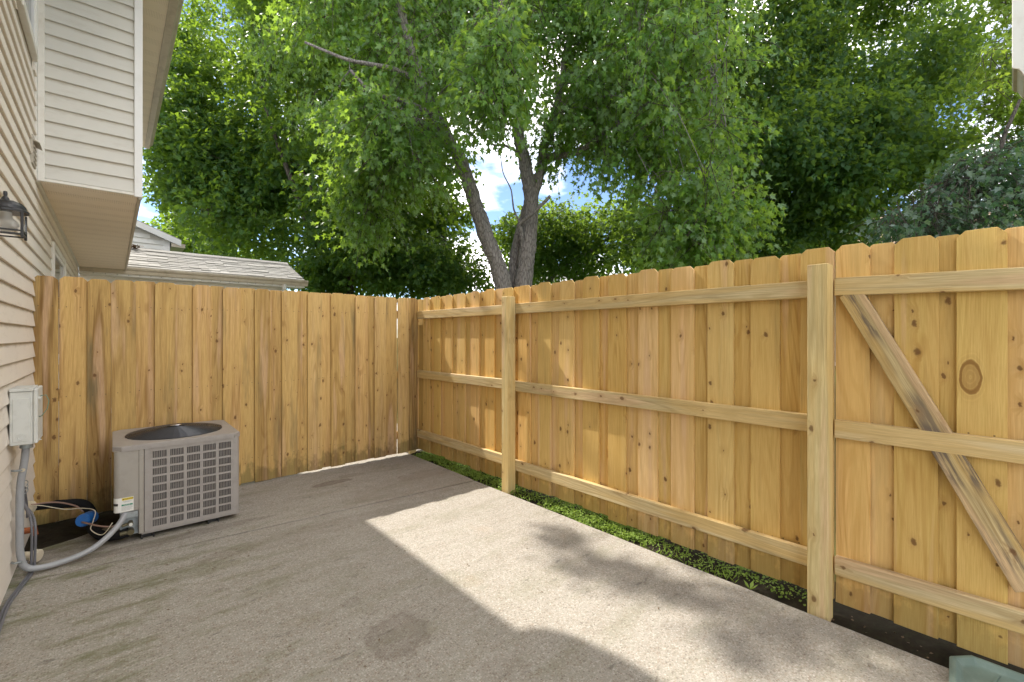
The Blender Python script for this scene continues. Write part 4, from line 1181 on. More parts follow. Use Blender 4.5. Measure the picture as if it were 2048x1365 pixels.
MB().tube([(WX + 0.08, 3.988, 0.05), (WX + 0.108, 3.973, 0.047)], 0.036, 16).build('cap', M_IVORY, iv, bevel=0.003)

# ------------------------------------------------------------------ wall lantern
lc = Vector((-0.297, 2.50, 0))
lam = thing('wall_lantern', 'black metal wall lantern with clear glass and a fat bulb, on the beige siding', 'lantern', (WX, lc.y, 1.8))
zt_ = 1.845; zb_ = 1.755; hw_ = 0.047
MB().lathe([(0.0, 0.075), (0.005, 0.073), (0.006, 0.064), (0.005, 0.056), (0.010, 0.048), (0.012, 0.040), (0.028, 0.038), (0.045, 0.031), (0.053, 0.020), (0.056, 0.008), (0.062, 0.003), (0.062, -0.004), (0.0, -0.004)], 28, (lc.x, lc.y, zt_ - 0.002)).build('roof_cap', M_BLACK, lam, smooth=False)
for (sx, sy_) in ((-1, -1), (1, -1), (1, 1), (-1, 1)):
    MB().box(lc.x + sx * hw_ - 0.004, lc.x + sx * hw_ + 0.004, lc.y + sy_ * hw_ - 0.004, lc.y + sy_ * hw_ + 0.004, zb_ - 0.008, zt_ - 0.006).build('corner_bar', M_BLACK, lam, bevel=0.0015)
for z in (zb_, zb_ + 0.012):
    f = MB(); r0 = 0.003
    f.box(lc.x - hw_, lc.x + hw_, lc.y - hw_ - r0, lc.y - hw_ + r0, z, z + 0.005); f.box(lc.x - hw_, lc.x + hw_, lc.y + hw_ - r0, lc.y + hw_ + r0, z, z + 0.005)
    f.box(lc.x - hw_ - r0, lc.x - hw_ + r0, lc.y - hw_, lc.y + hw_, z, z + 0.005); f.box(lc.x + hw_ - r0, lc.x + hw_ + r0, lc.y - hw_, lc.y + hw_, z, z + 0.005)
    f.build('bottom_rim', M_BLACK, lam)
for (a, b, c, d_) in ((-1, 1, -1, -1), (-1, 1, 1, 1)):
    MB().box(lc.x - hw_ + .006, lc.x + hw_ - .006, lc.y + c * hw_ - 0.001, lc.y + c * hw_ + 0.001, zb_ + 0.018, zt_ - 0.008).build('pane', M_GLASS, lam)
for c in (-1, 1):
    MB().box(lc.x + c * hw_ - 0.001, lc.x + c * hw_ + 0.001, lc.y - hw_ + .006, lc.y + hw_ - .006, zb_ + 0.018, zt_ - 0.008).build('pane', M_GLASS, lam)
bl = MB().lathe([(0.0, -0.077), (0.014, -0.075), (0.028, -0.067), (0.036, -0.053), (0.034, -0.041), (0.024, -0.031), (0.018, -0.025), (0.017, -0.012), (0.017, -0.005)], 24, (lc.x, lc.y, zt_))
bl.build('bulb', M_BULB, lam, smooth=True)
MB().tube([(lc.x - 0.05, lc.y, zt_ + 0.012), (lc.x - 0.075, lc.y, zt_ + 0.03), (WX + 0.05, lc.y, zt_ + 0.03), (WX + 0.03, lc.y, zt_ + 0.01), (WX + 0.02, lc.y, zt_ - 0.02)], 0.008, 8).build('arm', M_BLACK, lam, smooth=True)
MB().tube([(WX + 0.012, lc.y, zt_ - 0.03), (WX + 0.034, lc.y, zt_ - 0.03)], 0.06, 20).build('back_plate', M_BLACK, lam, bevel=0.003)

# ------------------------------------------------------------------ green splash tray at the bottom right
tr = thing('splash_block', 'green plastic splash block with a raised rim at the bottom right corner', 'splash block', (2.55, -0.1, 0))
o = [(2.34, -0.75), (2.34, 0.20), (2.66, 0.225), (2.735, 0.165), (2.735, -0.75)]
inn = [(2.37, -0.73), (2.37, 0.165), (2.645, 0.185), (2.700, 0.145), (2.700, -0.73)]
m = MB(); k = len(o)
zR, zF = 0.030, 0.010
m.v += [(x, y, 0.002) for x, y in o] + [(x, y, zR) for x, y in o] + [(x * 0.55 + a * 0.45, y * 0.55 + b * 0.45, zR + 0.004) for (x, y), (a, b) in zip(o, inn)] + [(x, y, zF) for x, y in inn]
for i in range(k):
    j = (i + 1) % k
    for L in range(3):
        m.f.append((L*k+i, L*k+j, (L+1)*k+j, (L+1)*k+i))
m.f.append(tuple(3*k + i for i in range(k))); m.f.append(tuple(range(k))[::-1])
m.build('tray', M_TRAY, tr, bevel=0.004)
for i in range(10):
    y = 0.13 - i * 0.075
    MB().extrude([(2.375, y, zF), (2.375, y + 0.007, zF), (2.69, y - 0.045, zF), (2.69, y - 0.052, zF)], (0, 0, 0.004)).build('rib', M_TRAY, tr)

# ------------------------------------------------------------------ clover and moss in the strip
def leaf_cloud(name, mat, verts, faces_n, tmpl_f, parent=None):
    n = verts.shape[0]; k = verts.shape[1]
    me = bpy.data.meshes.new(name)
    me.vertices.add(n * k)
    me.vertices.foreach_set('co', verts.reshape(-1).astype(np.float32))
    tf = np.array(tmpl_f, dtype=np.int32)
    nt = len(tf)
    idx = (tf[None, :, :] + (np.arange(n, dtype=np.int32) * k)[:, None, None]).reshape(-1)
    me.loops.add(len(idx)); me.loops.foreach_set('vertex_index', idx)
    me.polygons.add(n * nt)
    me.polygons.foreach_set('loop_start', np.arange(0, len(idx), 3, dtype=np.int32))
    me.polygons.foreach_set('loop_total', np.full(n * nt, 3, dtype=np.int32))
    me.update(calc_edges=True)
    me.validate()
    me.materials.append(mat)
    return link(name, me, parent)
def unit(a): return a / np.maximum(1e-9, np.linalg.norm(a, axis=-1, keepdims=True))
def frames(tip, nor):
    t_ = unit(tip); n_ = nor - t_ * np.sum(nor * t_, -1, keepdims=True); n_ = unit(n_)
    return np.cross(t_, n_), t_, n_
def place_leaves(tmpl, pos, tip, nor, size):
    s_, t_, n_ = frames(tip, nor)
    T = np.array(tmpl)
    return pos[:, None, :] + size[:, None, None] * (T[None, :, 0:1] * s_[:, None, :] + T[None, :, 1:2] * t_[:, None, :] + T[None, :, 2:3] * n_[:, None, :])
# five-lobed leaf, ten triangles; six-triangle leaf for the far trees
MAPLE_V = [(0, 0.32, 0.05), (0, 0, 0), (0.30, 0.0, -0.06), (0.20, 0.26, 0), (0.52, 0.52, -0.12), (0.17, 0.50, 0.0), (0, 1.0, -0.16), (-0.17, 0.50, 0.0), (-0.52, 0.52, -0.12), (-0.20, 0.26, 0), (-0.30, 0.0, -0.06)]
MAPLE_F = [(0, i, i + 1) for i in range(1, 10)] + [(0, 10, 1)]
LEAF_V = [(0, 0.35, 0.05), (0, 0, 0), (0.42, 0.30, -0.08), (0.20, 0.56, 0.0), (0, 1.0, -0.14), (-0.20, 0.56, 0.0), (-0.42, 0.30, -0.08)]
LEAF_F = [(0, i, i + 1) for i in range(1, 6)] + [(0, 6, 1)]
CLOV_V = [(0, 0, 0), (0.4, 0.3, 0.05), (0, 0.8, 0.0), (-0.4, 0.3, 0.05)]
CLOV_F = [(0, 1, 2), (0, 2, 3)]
n = 17000
y = RNG.uniform(0.75, 4.78, n)
dens = 0.5 + 0.5 * np.sin(y * 5.3) * np.sin(y * 2.1 + 1)
edge = 0.035 + 0.03 * np.sin(y * 7.7) + 0.02 * np.sin(y * 19) + np.where(y < 1.7, 0.03, 0)
x = EDGE + edge + RNG.random(n) ** 1.2 * (0.24 - edge)
keep = ((y > 1.65) | (RNG.random(n) < 0.3)) & (RNG.random(n) < 0.45 + 0.75 * dens) & ~((np.abs(y - 2.85) < 0.17) & (RNG.random(n) < 0.75))
x, y = x[keep], y[keep]; n = len(x)
z = np.array([strip_z(a, b) for a, b in zip(x, y)]) + RNG.uniform(0.004, 0.034, n)
pos = np.stack([x, y, z], -1)
tip = RNG.normal(0, 1, (n, 3)); tip[:, 2] = np.abs(tip[:, 2]) * 0.3
nor = RNG.normal(0, 0.5, (n, 3)); nor[:, 2] += 1
vv = place_leaves(CLOV_V, pos, tip, nor, RNG.uniform(0.012, 0.024, n))
cl = leaf_cloud('clover', M_CLOVER, vv, None, CLOV_F)
tag(cl, 'bright green clover and moss growing in the strip between slab and right fence', 'ground cover', kind='stuff')
# a few blades at the corner by the gate and litter on the soil
n = 70
y = RNG.uniform(-1.2, 0.72, n); x = EDGE + RNG.uniform(0.03, 0.16, n)
z = np.array([strip_z(a, b) for a, b in zip(x, y)]) + 0.004
tip = RNG.normal(0, 1, (n, 3)); tip[:, 2] = np.abs(tip[:, 2]) * 0.25
nor = RNG.normal(0, 0.4, (n, 3)); nor[:, 2] += 1
li = leaf_cloud('ground_litter', M_DEAD, place_leaves(CLOV_V, np.stack([x, y, z], -1), tip, nor, RNG.uniform(0.008, 0.022, n)), None, CLOV_F)
tag(li, 'dry leaf bits on the dark soil in front of the gate', 'leaves', kind='stuff')
n = 150
y = RNG.uniform(0.4, 4.7, n); x = RNG.uniform(-0.35, 2.55, n)
near = RNG.random(n) < 0.45
x = np.where(near, RNG.uniform(-0.35, 0.6, n), x); y = np.where(near, RNG.uniform(3.2, 4.0, n), y)
tip = RNG.normal(0, 1, (n, 3)); tip[:, 2] = 0.05
nor = RNG.normal(0, 0.25, (n, 3)); nor[:, 2] += 1
de = leaf_cloud('debris', M_DEAD, place_leaves([(0, 0, 0), (0.18, 0.4, 0.05), (0, 1, 0), (-0.18, 0.4, 0.05)], np.stack([x, y, np.full(n, 0.003)], -1), tip, nor, RNG.uniform(0.006, 0.024, n)), None, CLOV_F)
tag(de, 'tiny bits of bark and dry leaf scattered over the patio slab', 'debris', kind='stuff')
n = 700
y = RNG.uniform(1.1, 4.75, n); x = EDGE + RNG.uniform(0.02, 0.14, n)
z = np.array([strip_z(a, b) for a, b in zip(x, y)])
tip = RNG.normal(0, 0.7, (n, 3)); tip[:, 2] = 1.0
nor = RNG.normal(0, 1, (n, 3))
gb = leaf_cloud('grass_blades', M_CLOVER, place_leaves([(0, 0, 0), (0.06, 0.4, 0.05), (0, 1, 0.2), (-0.06, 0.4, 0.05)], np.stack([x, y, z], -1), tip, nor, RNG.uniform(0.03, 0.075, n)), None, CLOV_F)
tag(gb, 'thin grass blades poking out of the clover beside the slab edge', 'grass', kind='stuff')
# little weed at the slab edge
wd = thing('weed', 'tiny green weed sprouting at the slab edge left of the right-hand post', 'plant', (EDGE + 0.03, 1.02, -0.03))
wp = at(1565, 1196, 1)
for k in range(5):
    a = k * 1.3
    d_ = Vector((math.cos(a), math.sin(a), 0.9)).normalized()
    c = Vector((EDGE + 0.03, 1.02, -0.02))
    s_ = d_.cross(Vector((0, 0, 1))).normalized() * 0.010
    m = MB(); m.v = [tuple(c), tuple(c + d_ * 0.03 + s_), tuple(c + d_ * 0.055), tuple(c + d_ * 0.03 - s_)]; m.f = [(0, 1, 2, 3)]
    m.build('leaf', M_CLOVER, wd)

# ------------------------------------------------------------------ trees
def in_poly(px, py, poly):
    c = False; j = len(poly) - 1
    for i in range(len(poly)):
        xi, yi = poly[i]; xj, yj = poly[j]
        if (yi > py) != (yj > py) and px < (xj - xi) * (py - yi) / (yj - yi) + xi: c = not c
        j = i
    return c
def in_sun_path(c, rr):
    """would this clump shade the sunlit part of the patio, its fence or the low roof?"""
    x, y = c.x + 0.165 * c.z, c.y - 0.84 * c.z
    m_ = rr + 0.75
    return (0.8 - m_ < x < 3.2 + m_ and -1.6 - m_ < y < 5.4 + m_) or (0.6 - m_ < x < 3.8 + m_ and 8.0 - m_ < y < 10.0 + m_)
def clumps(poly, d0, d1, n, r):
    """clump centres spread through the part of the crown seen inside a polygon of the frame, d0..d1 metres deep"""
    xs = [p[0] for p in poly]; ys_ = [p[1] for p in poly]
    out = []
    tries = 0
    while len(out) < n and tries < n * 60:
        tries += 1
        px = random.uniform(min(xs), max(xs)); py = random.uniform(min(ys_), max(ys_))
        if not in_poly(px, py, poly): continue
        d = random.uniform(d0, d1); rr = r * random.uniform(0.7, 1.25)
        while in_sun_path(at(px, py, d), rr) and d < d1 + 9: d += 0.4
        if in_sun_path(at(px, py, d), rr): continue
        out.append((at(px, py, d), rr))
    return out
def foliage(name, mat, cl, sprays, leaves, size, parent, droop=0.5, tmpl='maple', flat=0.65, slen=0.55, singles=0):
    C = np.array([tuple(c) for c, r in cl]); R = np.array([r for c, r in cl])
    m = len(cl)
    ns_ = m * sprays
    ci = np.repeat(np.arange(m), sprays)
    u = unit(RNG.normal(0, 1, (ns_, 3))) * (RNG.random(ns_) ** 0.45)[:, None]
    u[:, 2] *= flat
    o = C[ci] + u * R[ci][:, None]
    a = unit(u * 1.2 + RNG.normal(0, 0.45, (ns_, 3)) + np.array([0, 0, -0.15 - droop * 0.5]))
    L = slen * RNG.uniform(0.6, 1.3, ns_) * np.minimum(1.0, R[ci] / 0.5 + 0.3)
    nl = ns_ * leaves
    si = np.repeat(np.arange(ns_), leaves)
    s = RNG.random(nl)
    pos = o[si] + a[si] * (L[si] * s)[:, None] + RNG.normal(0, 0.055 + size * 0.35, (nl, 3)) * (1 - 0.3 * s)[:, None]
    pos[:, 2] -= 0.45 * droop * L[si] * s * s
    tip = a[si] * 0.6 + RNG.normal(0, 0.6, (nl, 3)); tip[:, 2] -= droop
    nor = RNG.normal(0, 0.6, (nl, 3)); nor[:, 2] += 1.0 - 0.4 * droop
    sz = size * RNG.uniform(0.65, 1.25, nl)
    V, Fc = (MAPLE_V, MAPLE_F) if tmpl == 'maple' else (LEAF_V, LEAF_F)
    if singles:   # the leaves nearest the viewer are leaves of their own
        dist = np.linalg.norm(pos - np.array([0, 0, H]), axis=1)
        # only those inside the picture
        dep = pos[:, 0] * SY + pos[:, 1] * CY; lat = pos[:, 0] * CY - pos[:, 1] * SY
        fx = 1024 + F * lat / dep; fy = 673 - F * (pos[:, 2] - H) / dep
        ok = (dep > 1) & (fx > 0) & (fx < 2048) & (fy > 0) & (fy < 560)
        order = np.argsort(np.where(ok, dist / sz, 1e9))[:singles]
        me = bpy.data.meshes.new('leaf'); me.from_pydata(V, [], Fc); me.materials.append(mat)
        sd, td, nd = frames(tip[order], nor[order])
        for k, i in enumerate(order):
            M = Matrix(((sd[k][0]*sz[i], td[k][0]*sz[i], nd[k][0]*sz[i], pos[i][0]), (sd[k][1]*sz[i], td[k][1]*sz[i], nd[k][1]*sz[i], pos[i][1]), (sd[k][2]*sz[i], td[k][2]*sz[i], nd[k][2]*sz[i], pos[i][2]), (0, 0, 0, 1)))
            link('leaf', me, parent, M)
        msk = np.ones(nl, bool); msk[order] = False
        pos, tip, nor, sz = pos[msk], tip[msk], nor[msk], sz[msk]
    verts = place_leaves(V, pos, tip, nor, sz)
    cr = leaf_cloud(name, mat, verts, None, Fc, parent)
    if parent is not None:
        cr.matrix_basis = Matrix.Translation(-wloc(parent))
    cr['kind'] = 'stuff'
    return o, a, L
def twigs(parent, o, a, L, mat, every=1, droop=0.5, r=0.005):
    m = MB()
    for i in range(0, len(o), every):
        p = Vector(o[i]); d_ = Vector(a[i]); l = float(L[i])
        m.tube([p - d_ * 0.25, p + d_ * l * 0.5 - Vector((0, 0, 0.1 * droop * l)), p + d_ * l - Vector((0, 0, 0.45 * droop * l))], [r * 1.6, r, r * 0.4], 3, caps=False)
    t_ = m.build('twigs', mat, parent); t_['kind'] = 'stuff'
BARK_TEX = bpy.data.textures.new('bark_relief', 'CLOUDS'); BARK_TEX.noise_scale = 0.09
def limb(parent, pts, r0, r1, mat, name='limb', n=10, wob=0.02):
    pts = smooth_path(pts, 6)
    k = len(pts)
    rad = [(r0 + (r1 - r0) * (i / (k - 1)) ** 0.9) * (1 + random.uniform(-0.06, 0.06)) for i in range(k)]
    pts = [p + Vector((random.uniform(-1, 1), random.uniform(-1, 1), 0)) * wob * r0 * 4 for p in pts]
    o = MB().tube(pts, rad, n).build(name, mat, parent, smooth=True)
    if r0 > 0.15:                      # lumpy bark on the thick stems
        su = o.modifiers.new('subdivision', 'SUBSURF'); su.levels = 2; su.render_levels = 3
        di = o.modifiers.new('bark_relief', 'DISPLACE'); di.texture = BARK_TEX; di.strength = 0.05; di.texture_coords = 'GLOBAL'; di.mid_level = 0.5
    return o
def to_clumps(parent, roots, cl, mat, r=0.03, every=1):
    m = MB()
    for i, (c, R) in enumerate(cl):
        if i % every: continue
        if min((q - c).length for q in roots) > 2.4: continue
        rt_ = min(roots, key=lambda q: (q - c).length)
        mid = rt_.lerp(c, 0.5) + Vector((random.uniform(-.25, .25), random.uniform(-.25, .25), 0.25 * (c - rt_).length * 0.5))
        ps = smooth_path([rt_, mid, c], 4)
        rr = r * (0.35 + 0.2 * (c - rt_).length)
        m.tube(ps, [rr * (1 - 0.75 * j / (len(ps) - 1)) for j in range(len(ps))], 5, caps=False)
    b = m.build('branches', mat, parent, smooth=True); b['kind'] = 'stuff'

# -- the silver maple with several trunks right behind the fence
D = 9.5
mp = thing('maple_tree', 'tall multi-trunk maple with drooping bright green leaves behind the corner of the fences', 'tree', tuple(at(1030, 673, D).xy) + (-0.09,))
A = lambda px, py, d: at(px, py, d)
base = at(1030, 673, D); 
limb(mp, [Vector((base.x - .1, base.y + .1, -0.1)), A(1008, 585, 9.4), A(978, 490, 9.35), A(948, 400, 9.3), A(925, 330, 9.2), A(900, 283, 9.1), A(868, 225, 9.0), A(838, 150, 8.9), A(812, 60, 8.8), A(785, -60, 8.7), A(770, -260, 8.7)], 0.195, 0.055, M_BARK, 'trunk', 14)
limb(mp, [Vector((base.x + .1, base.y - .15, -0.1)), A(1047, 585, 9.5), A(1055, 500, 9.5), A(1062, 400, 9.5), A(1050, 330, 9.45), A(1038, 270, 9.4), A(1034, 190, 9.3), A(1012, 90, 9.2), A(1000, -30, 9.1), A(985, -250, 9.1)], 0.215, 0.045, M_BARK, 'trunk', 14)
limb(mp, [Vector((base.x + .15, base.y + .2, -0.1)), A(1026, 585, 9.8), A(1030, 510, 9.75), A(1046, 440, 9.65), A(1058, 400, 9.55)], 0.13, 0.085, M_BARK, 'trunk', 12)
limb(mp, [A(1062, 405, 9.5), A(1080, 350, 9.5), A(1086, 300, 9.5), A(1104, 240, 9.5), A(1122, 170, 9.6), A(1134, 90, 9.6), A(1165, -20, 9.7), A(1190, -200, 9.7)], 0.11, 0.035, M_BARK)
limb(mp, [A(1086, 300, 9.5), A(1110, 250, 9.3), A(1118, 190, 9.2), A(1112, 150, 9.1)], 0.08, 0.04, M_BARK)
limb(mp, [A(896, 285, 9.1), A(868, 262, 9.0), A(835, 240, 8.8), A(800, 226, 8.6)], 0.07, 0.03, M_BARK)
limb(mp, [A(840, 165, 8.9), A(790, 140, 8.5), A(735, 128, 8.2), A(690, 118, 8.0), A(610, 85, 7.9)], 0.06, 0.02, M_BARK)
limb(mp, [A(868, 230, 9.0), A(800, 200, 8.8), A(745, 185, 8.6), A(700, 140, 8.4)], 0.06, 0.025, M_BARK)
limb(mp, [A(1085, 315, 9.5), A(1120, 312, 9.3), A(1165, 300, 9.1), A(1230, 250, 8.8), A(1330, 190, 8.4), A(1430, 150, 8.1)], 0.08, 0.03, M_BARK)
limb(mp, [A(1110, 235, 9.4), A(1160, 200, 9.1), A(1220, 192, 8.9), A(1272, 175, 8.7)], 0.06, 0.02, M_BARK)
limb(mp, [A(1046, 500, 9.45), A(1042, 462, 9.3), A(1040, 448, 9.25), A(1068, 425, 9.1), A(1101, 392, 8.95)], 0.055, 0.028, M_BARK, 'dead_branch')
limb(mp, [A(1042, 450, 9.25), A(1028, 420, 9.2), A(1022, 380, 9.2), A(1006, 345, 9.2), A(1000, 300, 9.2)], 0.022, 0.006, M_BARK, 'dead_branch')
limb(mp, [A(1036, 305, 9.4), A(1010, 292, 9.2), A(985, 290, 9.1), A(972, 280, 9.05)], 0.035, 0.010, M_BARK, 'dead_branch')
roots = [A(838, 150, 8.9), A(812, 60, 8.8), A(785, -60, 8.7), A(800, 226, 8.6), A(735, 128, 8.2), A(620, 90, 7.9), A(700, 140, 8.4), A(1034, 190, 9.3), A(1012, 90, 9.2), A(1000, -30, 9.1), A(1122, 170, 9.6),
         A(1134, 90, 9.6), A(1165, -20, 9.7), A(1230, 250, 8.8), A(1330, 190, 8.4), A(1430, 150, 8.1), A(1272, 175, 8.7), A(868, 225, 9.0)]
cl = []
cl += clumps([(560, -260), (430, 30), (520, 130), (620, 215), (700, 215), (860, 160), (850, -260)], 8.3, 10.2, 46, 0.60)
cl += clumps([(640, 190), (690, 300), (715, 400), (720, 460), (775, 470), (800, 380), (860, 330), (905, 345), (890, 250), (820, 190)], 7.6, 9.0, 34, 0.42)
cl += clumps([(850, -260), (845, 120), (880, 220), (985, 240), (1075, 235), (1180, 250), (1250, -260)], 8.8, 11.0, 84, 0.58)
cl += clumps([(930, 60), (920, 170), (950, 225), (1000, 205), (1035, 130), (1010, 20)], 6.9, 7.8, 14, 0.40)
cl += clumps([(1090, 250), (1110, 330), (1150, 345), (1230, 325), (1290, 340), (1330, 200), (1180, 150)], 8.4, 9.8, 22, 0.42)
cl += clumps([(1250, -260), (1200, 100), (1250, 250), (1290, 380), (1360, 400), (1470, 330), (1480, 150), (1440, -260)], 7.4, 10.2, 76, 0.56)
cl += clumps([(1300, 380), (1320, 450), (1375, 500), (1400, 450), (1450, 490), (1480, 520), (1500, 470), (1470, 340), (1380, 350)], 7.2, 8.2, 16, 0.36)
o_, a_, L_ = foliage('crown', M_LEAF_M, cl, 18, 14, 0.115, mp, droop=0.85, tmpl='maple', slen=0.55, singles=140)
twigs(mp, o_, a_, L_, M_BARKD, 2, 0.85)
to_clumps(mp, roots, cl, M_BARK, 0.018)

# -- the big dark tree left of it, behind the back fence
D = 15.5
lt = thing('broadleaf_tree', 'large dark green tree filling the left, rising behind the low shingled roof', 'tree', tuple(at(680, 673, D).xy) + (-0.09,))
base = at(680, 673, D)
limb(lt, [Vector((base.x, base.y, -0.1)), A(685, 560, D), A(682, 440, D), A(672, 360, D), A(668, 260, D), A(680, 150, D), A(690, 0, D), A(690, -250, D)], 0.36, 0.12, M_BARKD, 'trunk', 14)
limb(lt, [A(684, 540, D), A(640, 490, 15.2), A(610, 430, 15.0), A(590, 380, 14.6), A(560, 300, 14.4), A(520, 180, 14.2)], 0.17, 0.05, M_BARKD)
limb(lt, [A(684, 520, D), A(645, 460, 15.0), A(632, 400, 14.8), A(600, 330, 14.8)], 0.15, 0.05, M_BARKD)
limb(lt, [A(682, 440, D), A(720, 390, 15.5), A(790, 340, 15.5), A(850, 300, 15.6)], 0.16, 0.05, M_BARKD)
limb(lt, [A(668, 260, D), A(600, 160, 15.6), A(560, 40, 15.8), A(530, -60, 15.8)], 0.14, 0.05, M_BARKD)
limb(lt, [A(672, 330, D), A(600, 350, 15.8), A(520, 400, 16.2), A(470, 410, 16.4)], 0.12, 0.03, M_BARKD)
roots = [A(672, 360, D), A(668, 260, D), A(690, 0, D), A(610, 430, 15), A(560, 300, 14.4), A(520, 180, 14.2), A(600, 330, 14.8), A(790, 340, 15.5), A(560, 40, 15.8), A(520, 400, 15.0), A(420, 440, 14.5)]
cl = clumps([(480, -330), (395, -60), (375, 60), (360, 180), (335, 290), (350, 380), (410, 450), (480, 500), (650, 555), (800, 560), (880, 540), (905, 470), (880, 330), (900, -330)], 12.5, 17.5, 285, 0.95)
cl += clumps([(360, 250), (360, 430), (520, 470), (620, 420), (600, 250)], 14.5, 17.0, 34, 0.85)
cl += clumps([(335, 60), (325, 300), (330, 380), (370, 400), (420, 400), (400, 60)], 13.5, 15.5, 26, 0.6)
o_, a_, L_ = foliage('crown', M_LEAF_L, cl, 28, 16, 0.17, lt, droop=0.35, tmpl='leaf', slen=0.7)
to_clumps(lt, roots, cl, M_BARKD, 0.02)

# a branch of that tree reaches out over the house end; it throws the dappled shade on the slab
S3 = Vector((-0.165, 0.84, 1.0))
def over(x, y, t_): return Vector((x, y, 0)) + S3 * t_
shade = []
for (x, y, r) in ((2.33, 2.05, 0.10), (2.18, 1.78, 0.10), (2.24, 1.45, 0.09), (2.30, 1.24, 0.12), (2.37, 1.02, 0.12), (2.44, 0.78, 0.12), (2.48, 0.52, 0.12), (2.10, 0.84, 0.05), (2.52, 0.2, 0.12)):
    for k in range(2):
        shade.append((over(x + random.uniform(-.05, .05), y + random.uniform(-.06, .06), random.uniform(9.0, 10.0)), r))
for (x, y) in ((2.9, 1.2), (2.95, 0.9), (2.85, 0.6), (3.0, 0.3), (2.9, 0.0), (3.0, -0.3), (2.9, -0.6), (3.0, -0.9), (2.9, -1.2), (3.2, 0.4), (3.2, -0.4), (3.15, 1.0)):
    for k in range(3):
        shade.append((over(x + random.uniform(-.1, .1), y + random.uniform(-.12, .12), random.uniform(8.6, 10.2)), 0.22))
limb(lt, [A(560, 40, 14.8), A(520, -60, 14.5), Vector((2.2, 11.5, 10.4)), Vector((1.7, 10.6, 9.9)), Vector((1.3, 9.8, 9.4)), Vector((1.1, 8.2, 9.3)), Vector((1.2, 7.0, 9.2))], 0.08, 0.02, M_BARKD)
foliage('crown', M_LEAF_L, shade, 10, 6, 0.085, lt, droop=0.35, tmpl='leaf', slen=0.12)

# -- dense dark tree on the right
D = 14.0
rt_ = thing('broadleaf_tree', 'dense dark green tree towering over the right part of the fence', 'tree', tuple(at(1640, 673, D).xy) + (-0.09,))
base = at(1640, 673, D)
limb(rt_, [Vector((base.x, base.y, -0.1)), A(1640, 500, D), A(1635, 380, D), A(1640, 200, D), A(1630, 0, D), A(1620, -250, D)], 0.33, 0.10, M_BARKD, 'trunk', 14)
limb(rt_, [A(1638, 420, D), A(1620, 260, 13.8), A(1655, 120, 13.6), A(1690, 40, 13.5)], 0.10, 0.03, M_BARKD)
limb(rt_, [A(1638, 430, D), A(1540, 300, 13.8), A(1480, 180, 13.6)], 0.12, 0.04, M_BARKD)
limb(rt_, [A(1636, 400, D), A(1760, 300, 13.5), A(1850, 200, 13.5)], 0.12, 0.04, M_BARKD)
limb(rt_, [A(1636, 440, D), A(1480, 500, 13.0), A(1380, 540, 12.5)], 0.10, 0.04, M_BARKD)
roots = [A(1635, 380, D), A(1640, 200, D), A(1630, 0, D), A(1540, 300, 13.8), A(1480, 180, 13.6), A(1760, 300, 13.5), A(1850, 200, 13.5), A(1655, 120, 13.6), A(1480, 500, 13)]
cl = clumps([(1350, -330), (1330, 100), (1400, 300), (1500, 420), (1620, 400), (1760, 400), (1850, 400), (1880, 290), (1900, 200), (1925, 120), (1880, 40), (1880, -330)], 11.5, 15.5, 235, 0.85)
cl += clumps([(1280, 400), (1270, 520), (1400, 550), (1600, 500), (1800, 440), (1780, 350), (1500, 380)], 12.0, 15.5, 62, 0.7)
cl += clumps([(1500, 250), (1560, 330), (1720, 360), (1880, 300), (1820, 230), (1600, 190)], 10.2, 11.3, 26, 0.6)
o_, a_, L_ = foliage('crown', M_LEAF_R, cl, 28, 17, 0.145, rt_, droop=0.3, tmpl='leaf', slen=0.65)
to_clumps(rt_, roots, cl, M_BARKD, 0.02)

# -- silver-backed young tree close behind the fence at the right
D = 6.8
st_ = thing('maple_tree', 'low silvery-leaved young maple close behind the fence at the right edge', 'tree', tuple(at(2010, 673, D).xy) + (-0.09,))
base = at(2010, 673, D)
limb(st_, [Vector((base.x, base.y, -0.1)), A(2005, 500, D), A(1990, 400, D), A(2000, 300, D), A(2040, 200, D)], 0.07, 0.02, M_BARKD, 'trunk', 10)
limb(st_, [A(1995, 420, D), A(1920, 360, 6.7), A(1850, 380, 6.6)], 0.03, 0.01, M_BARKD)
roots = [A(2005, 500, D), A(1990, 400, D), A(2000, 300, D), A(1920, 360, 6.7)]
cl = clumps([(1760, 500), (1800, 420), (1880, 370), (1940, 330), (2000, 270), (2150, 250), (2150, 480), (1900, 490)], 6.0, 7.4, 44, 0.30)
o_, a_, L_ = foliage('crown', M_LEAF_S, cl, 13, 11, 0.095, st_, droop=0.9, tmpl='maple', slen=0.4, singles=140)
twigs(st_, o_, a_, L_, M_BARKD, 1, 0.9, 0.0035)
to_clumps(st_, roots, cl, M_BARKD, 0.012)

# -- sunlit yellow-green tree at the top right
D = 9.0
yt = thing('sunlit_tree', 'yellow-green sunlit tree against the blue sky at the top right edge', 'tree', tuple(at(2120, 673, D).xy) + (-0.09,))
base = at(2120, 673, D)
limb(yt, [Vector((base.x, base.y, -0.1)), A(2115, 400, D), A(2090, 200, D), A(2070, 60, D), A(2060, -60, D)], 0.12, 0.03, M_BARK, 'trunk', 10)
roots = [A(2115, 400, D), A(2090, 200, D), A(2070, 60, D)]
cl = clumps([(1985, 100), (1975, 190), (1950, 260), (2000, 290), (2180, 300), (2180, 90), (2040, 80)], 8.2, 9.8, 36, 0.36)
cl += clumps([(1995, 20), (2000, 50), (2040, 45), (2040, -40), (2010, -30)], 8.2, 9.0, 3, 0.22)
o_, a_, L_ = foliage('crown', M_LEAF_Y, cl, 17, 12, 0.105, yt, droop=0.5, tmpl='maple', slen=0.4)
twigs(yt, o_, a_, L_, M_BARKD, 2, 0.5)
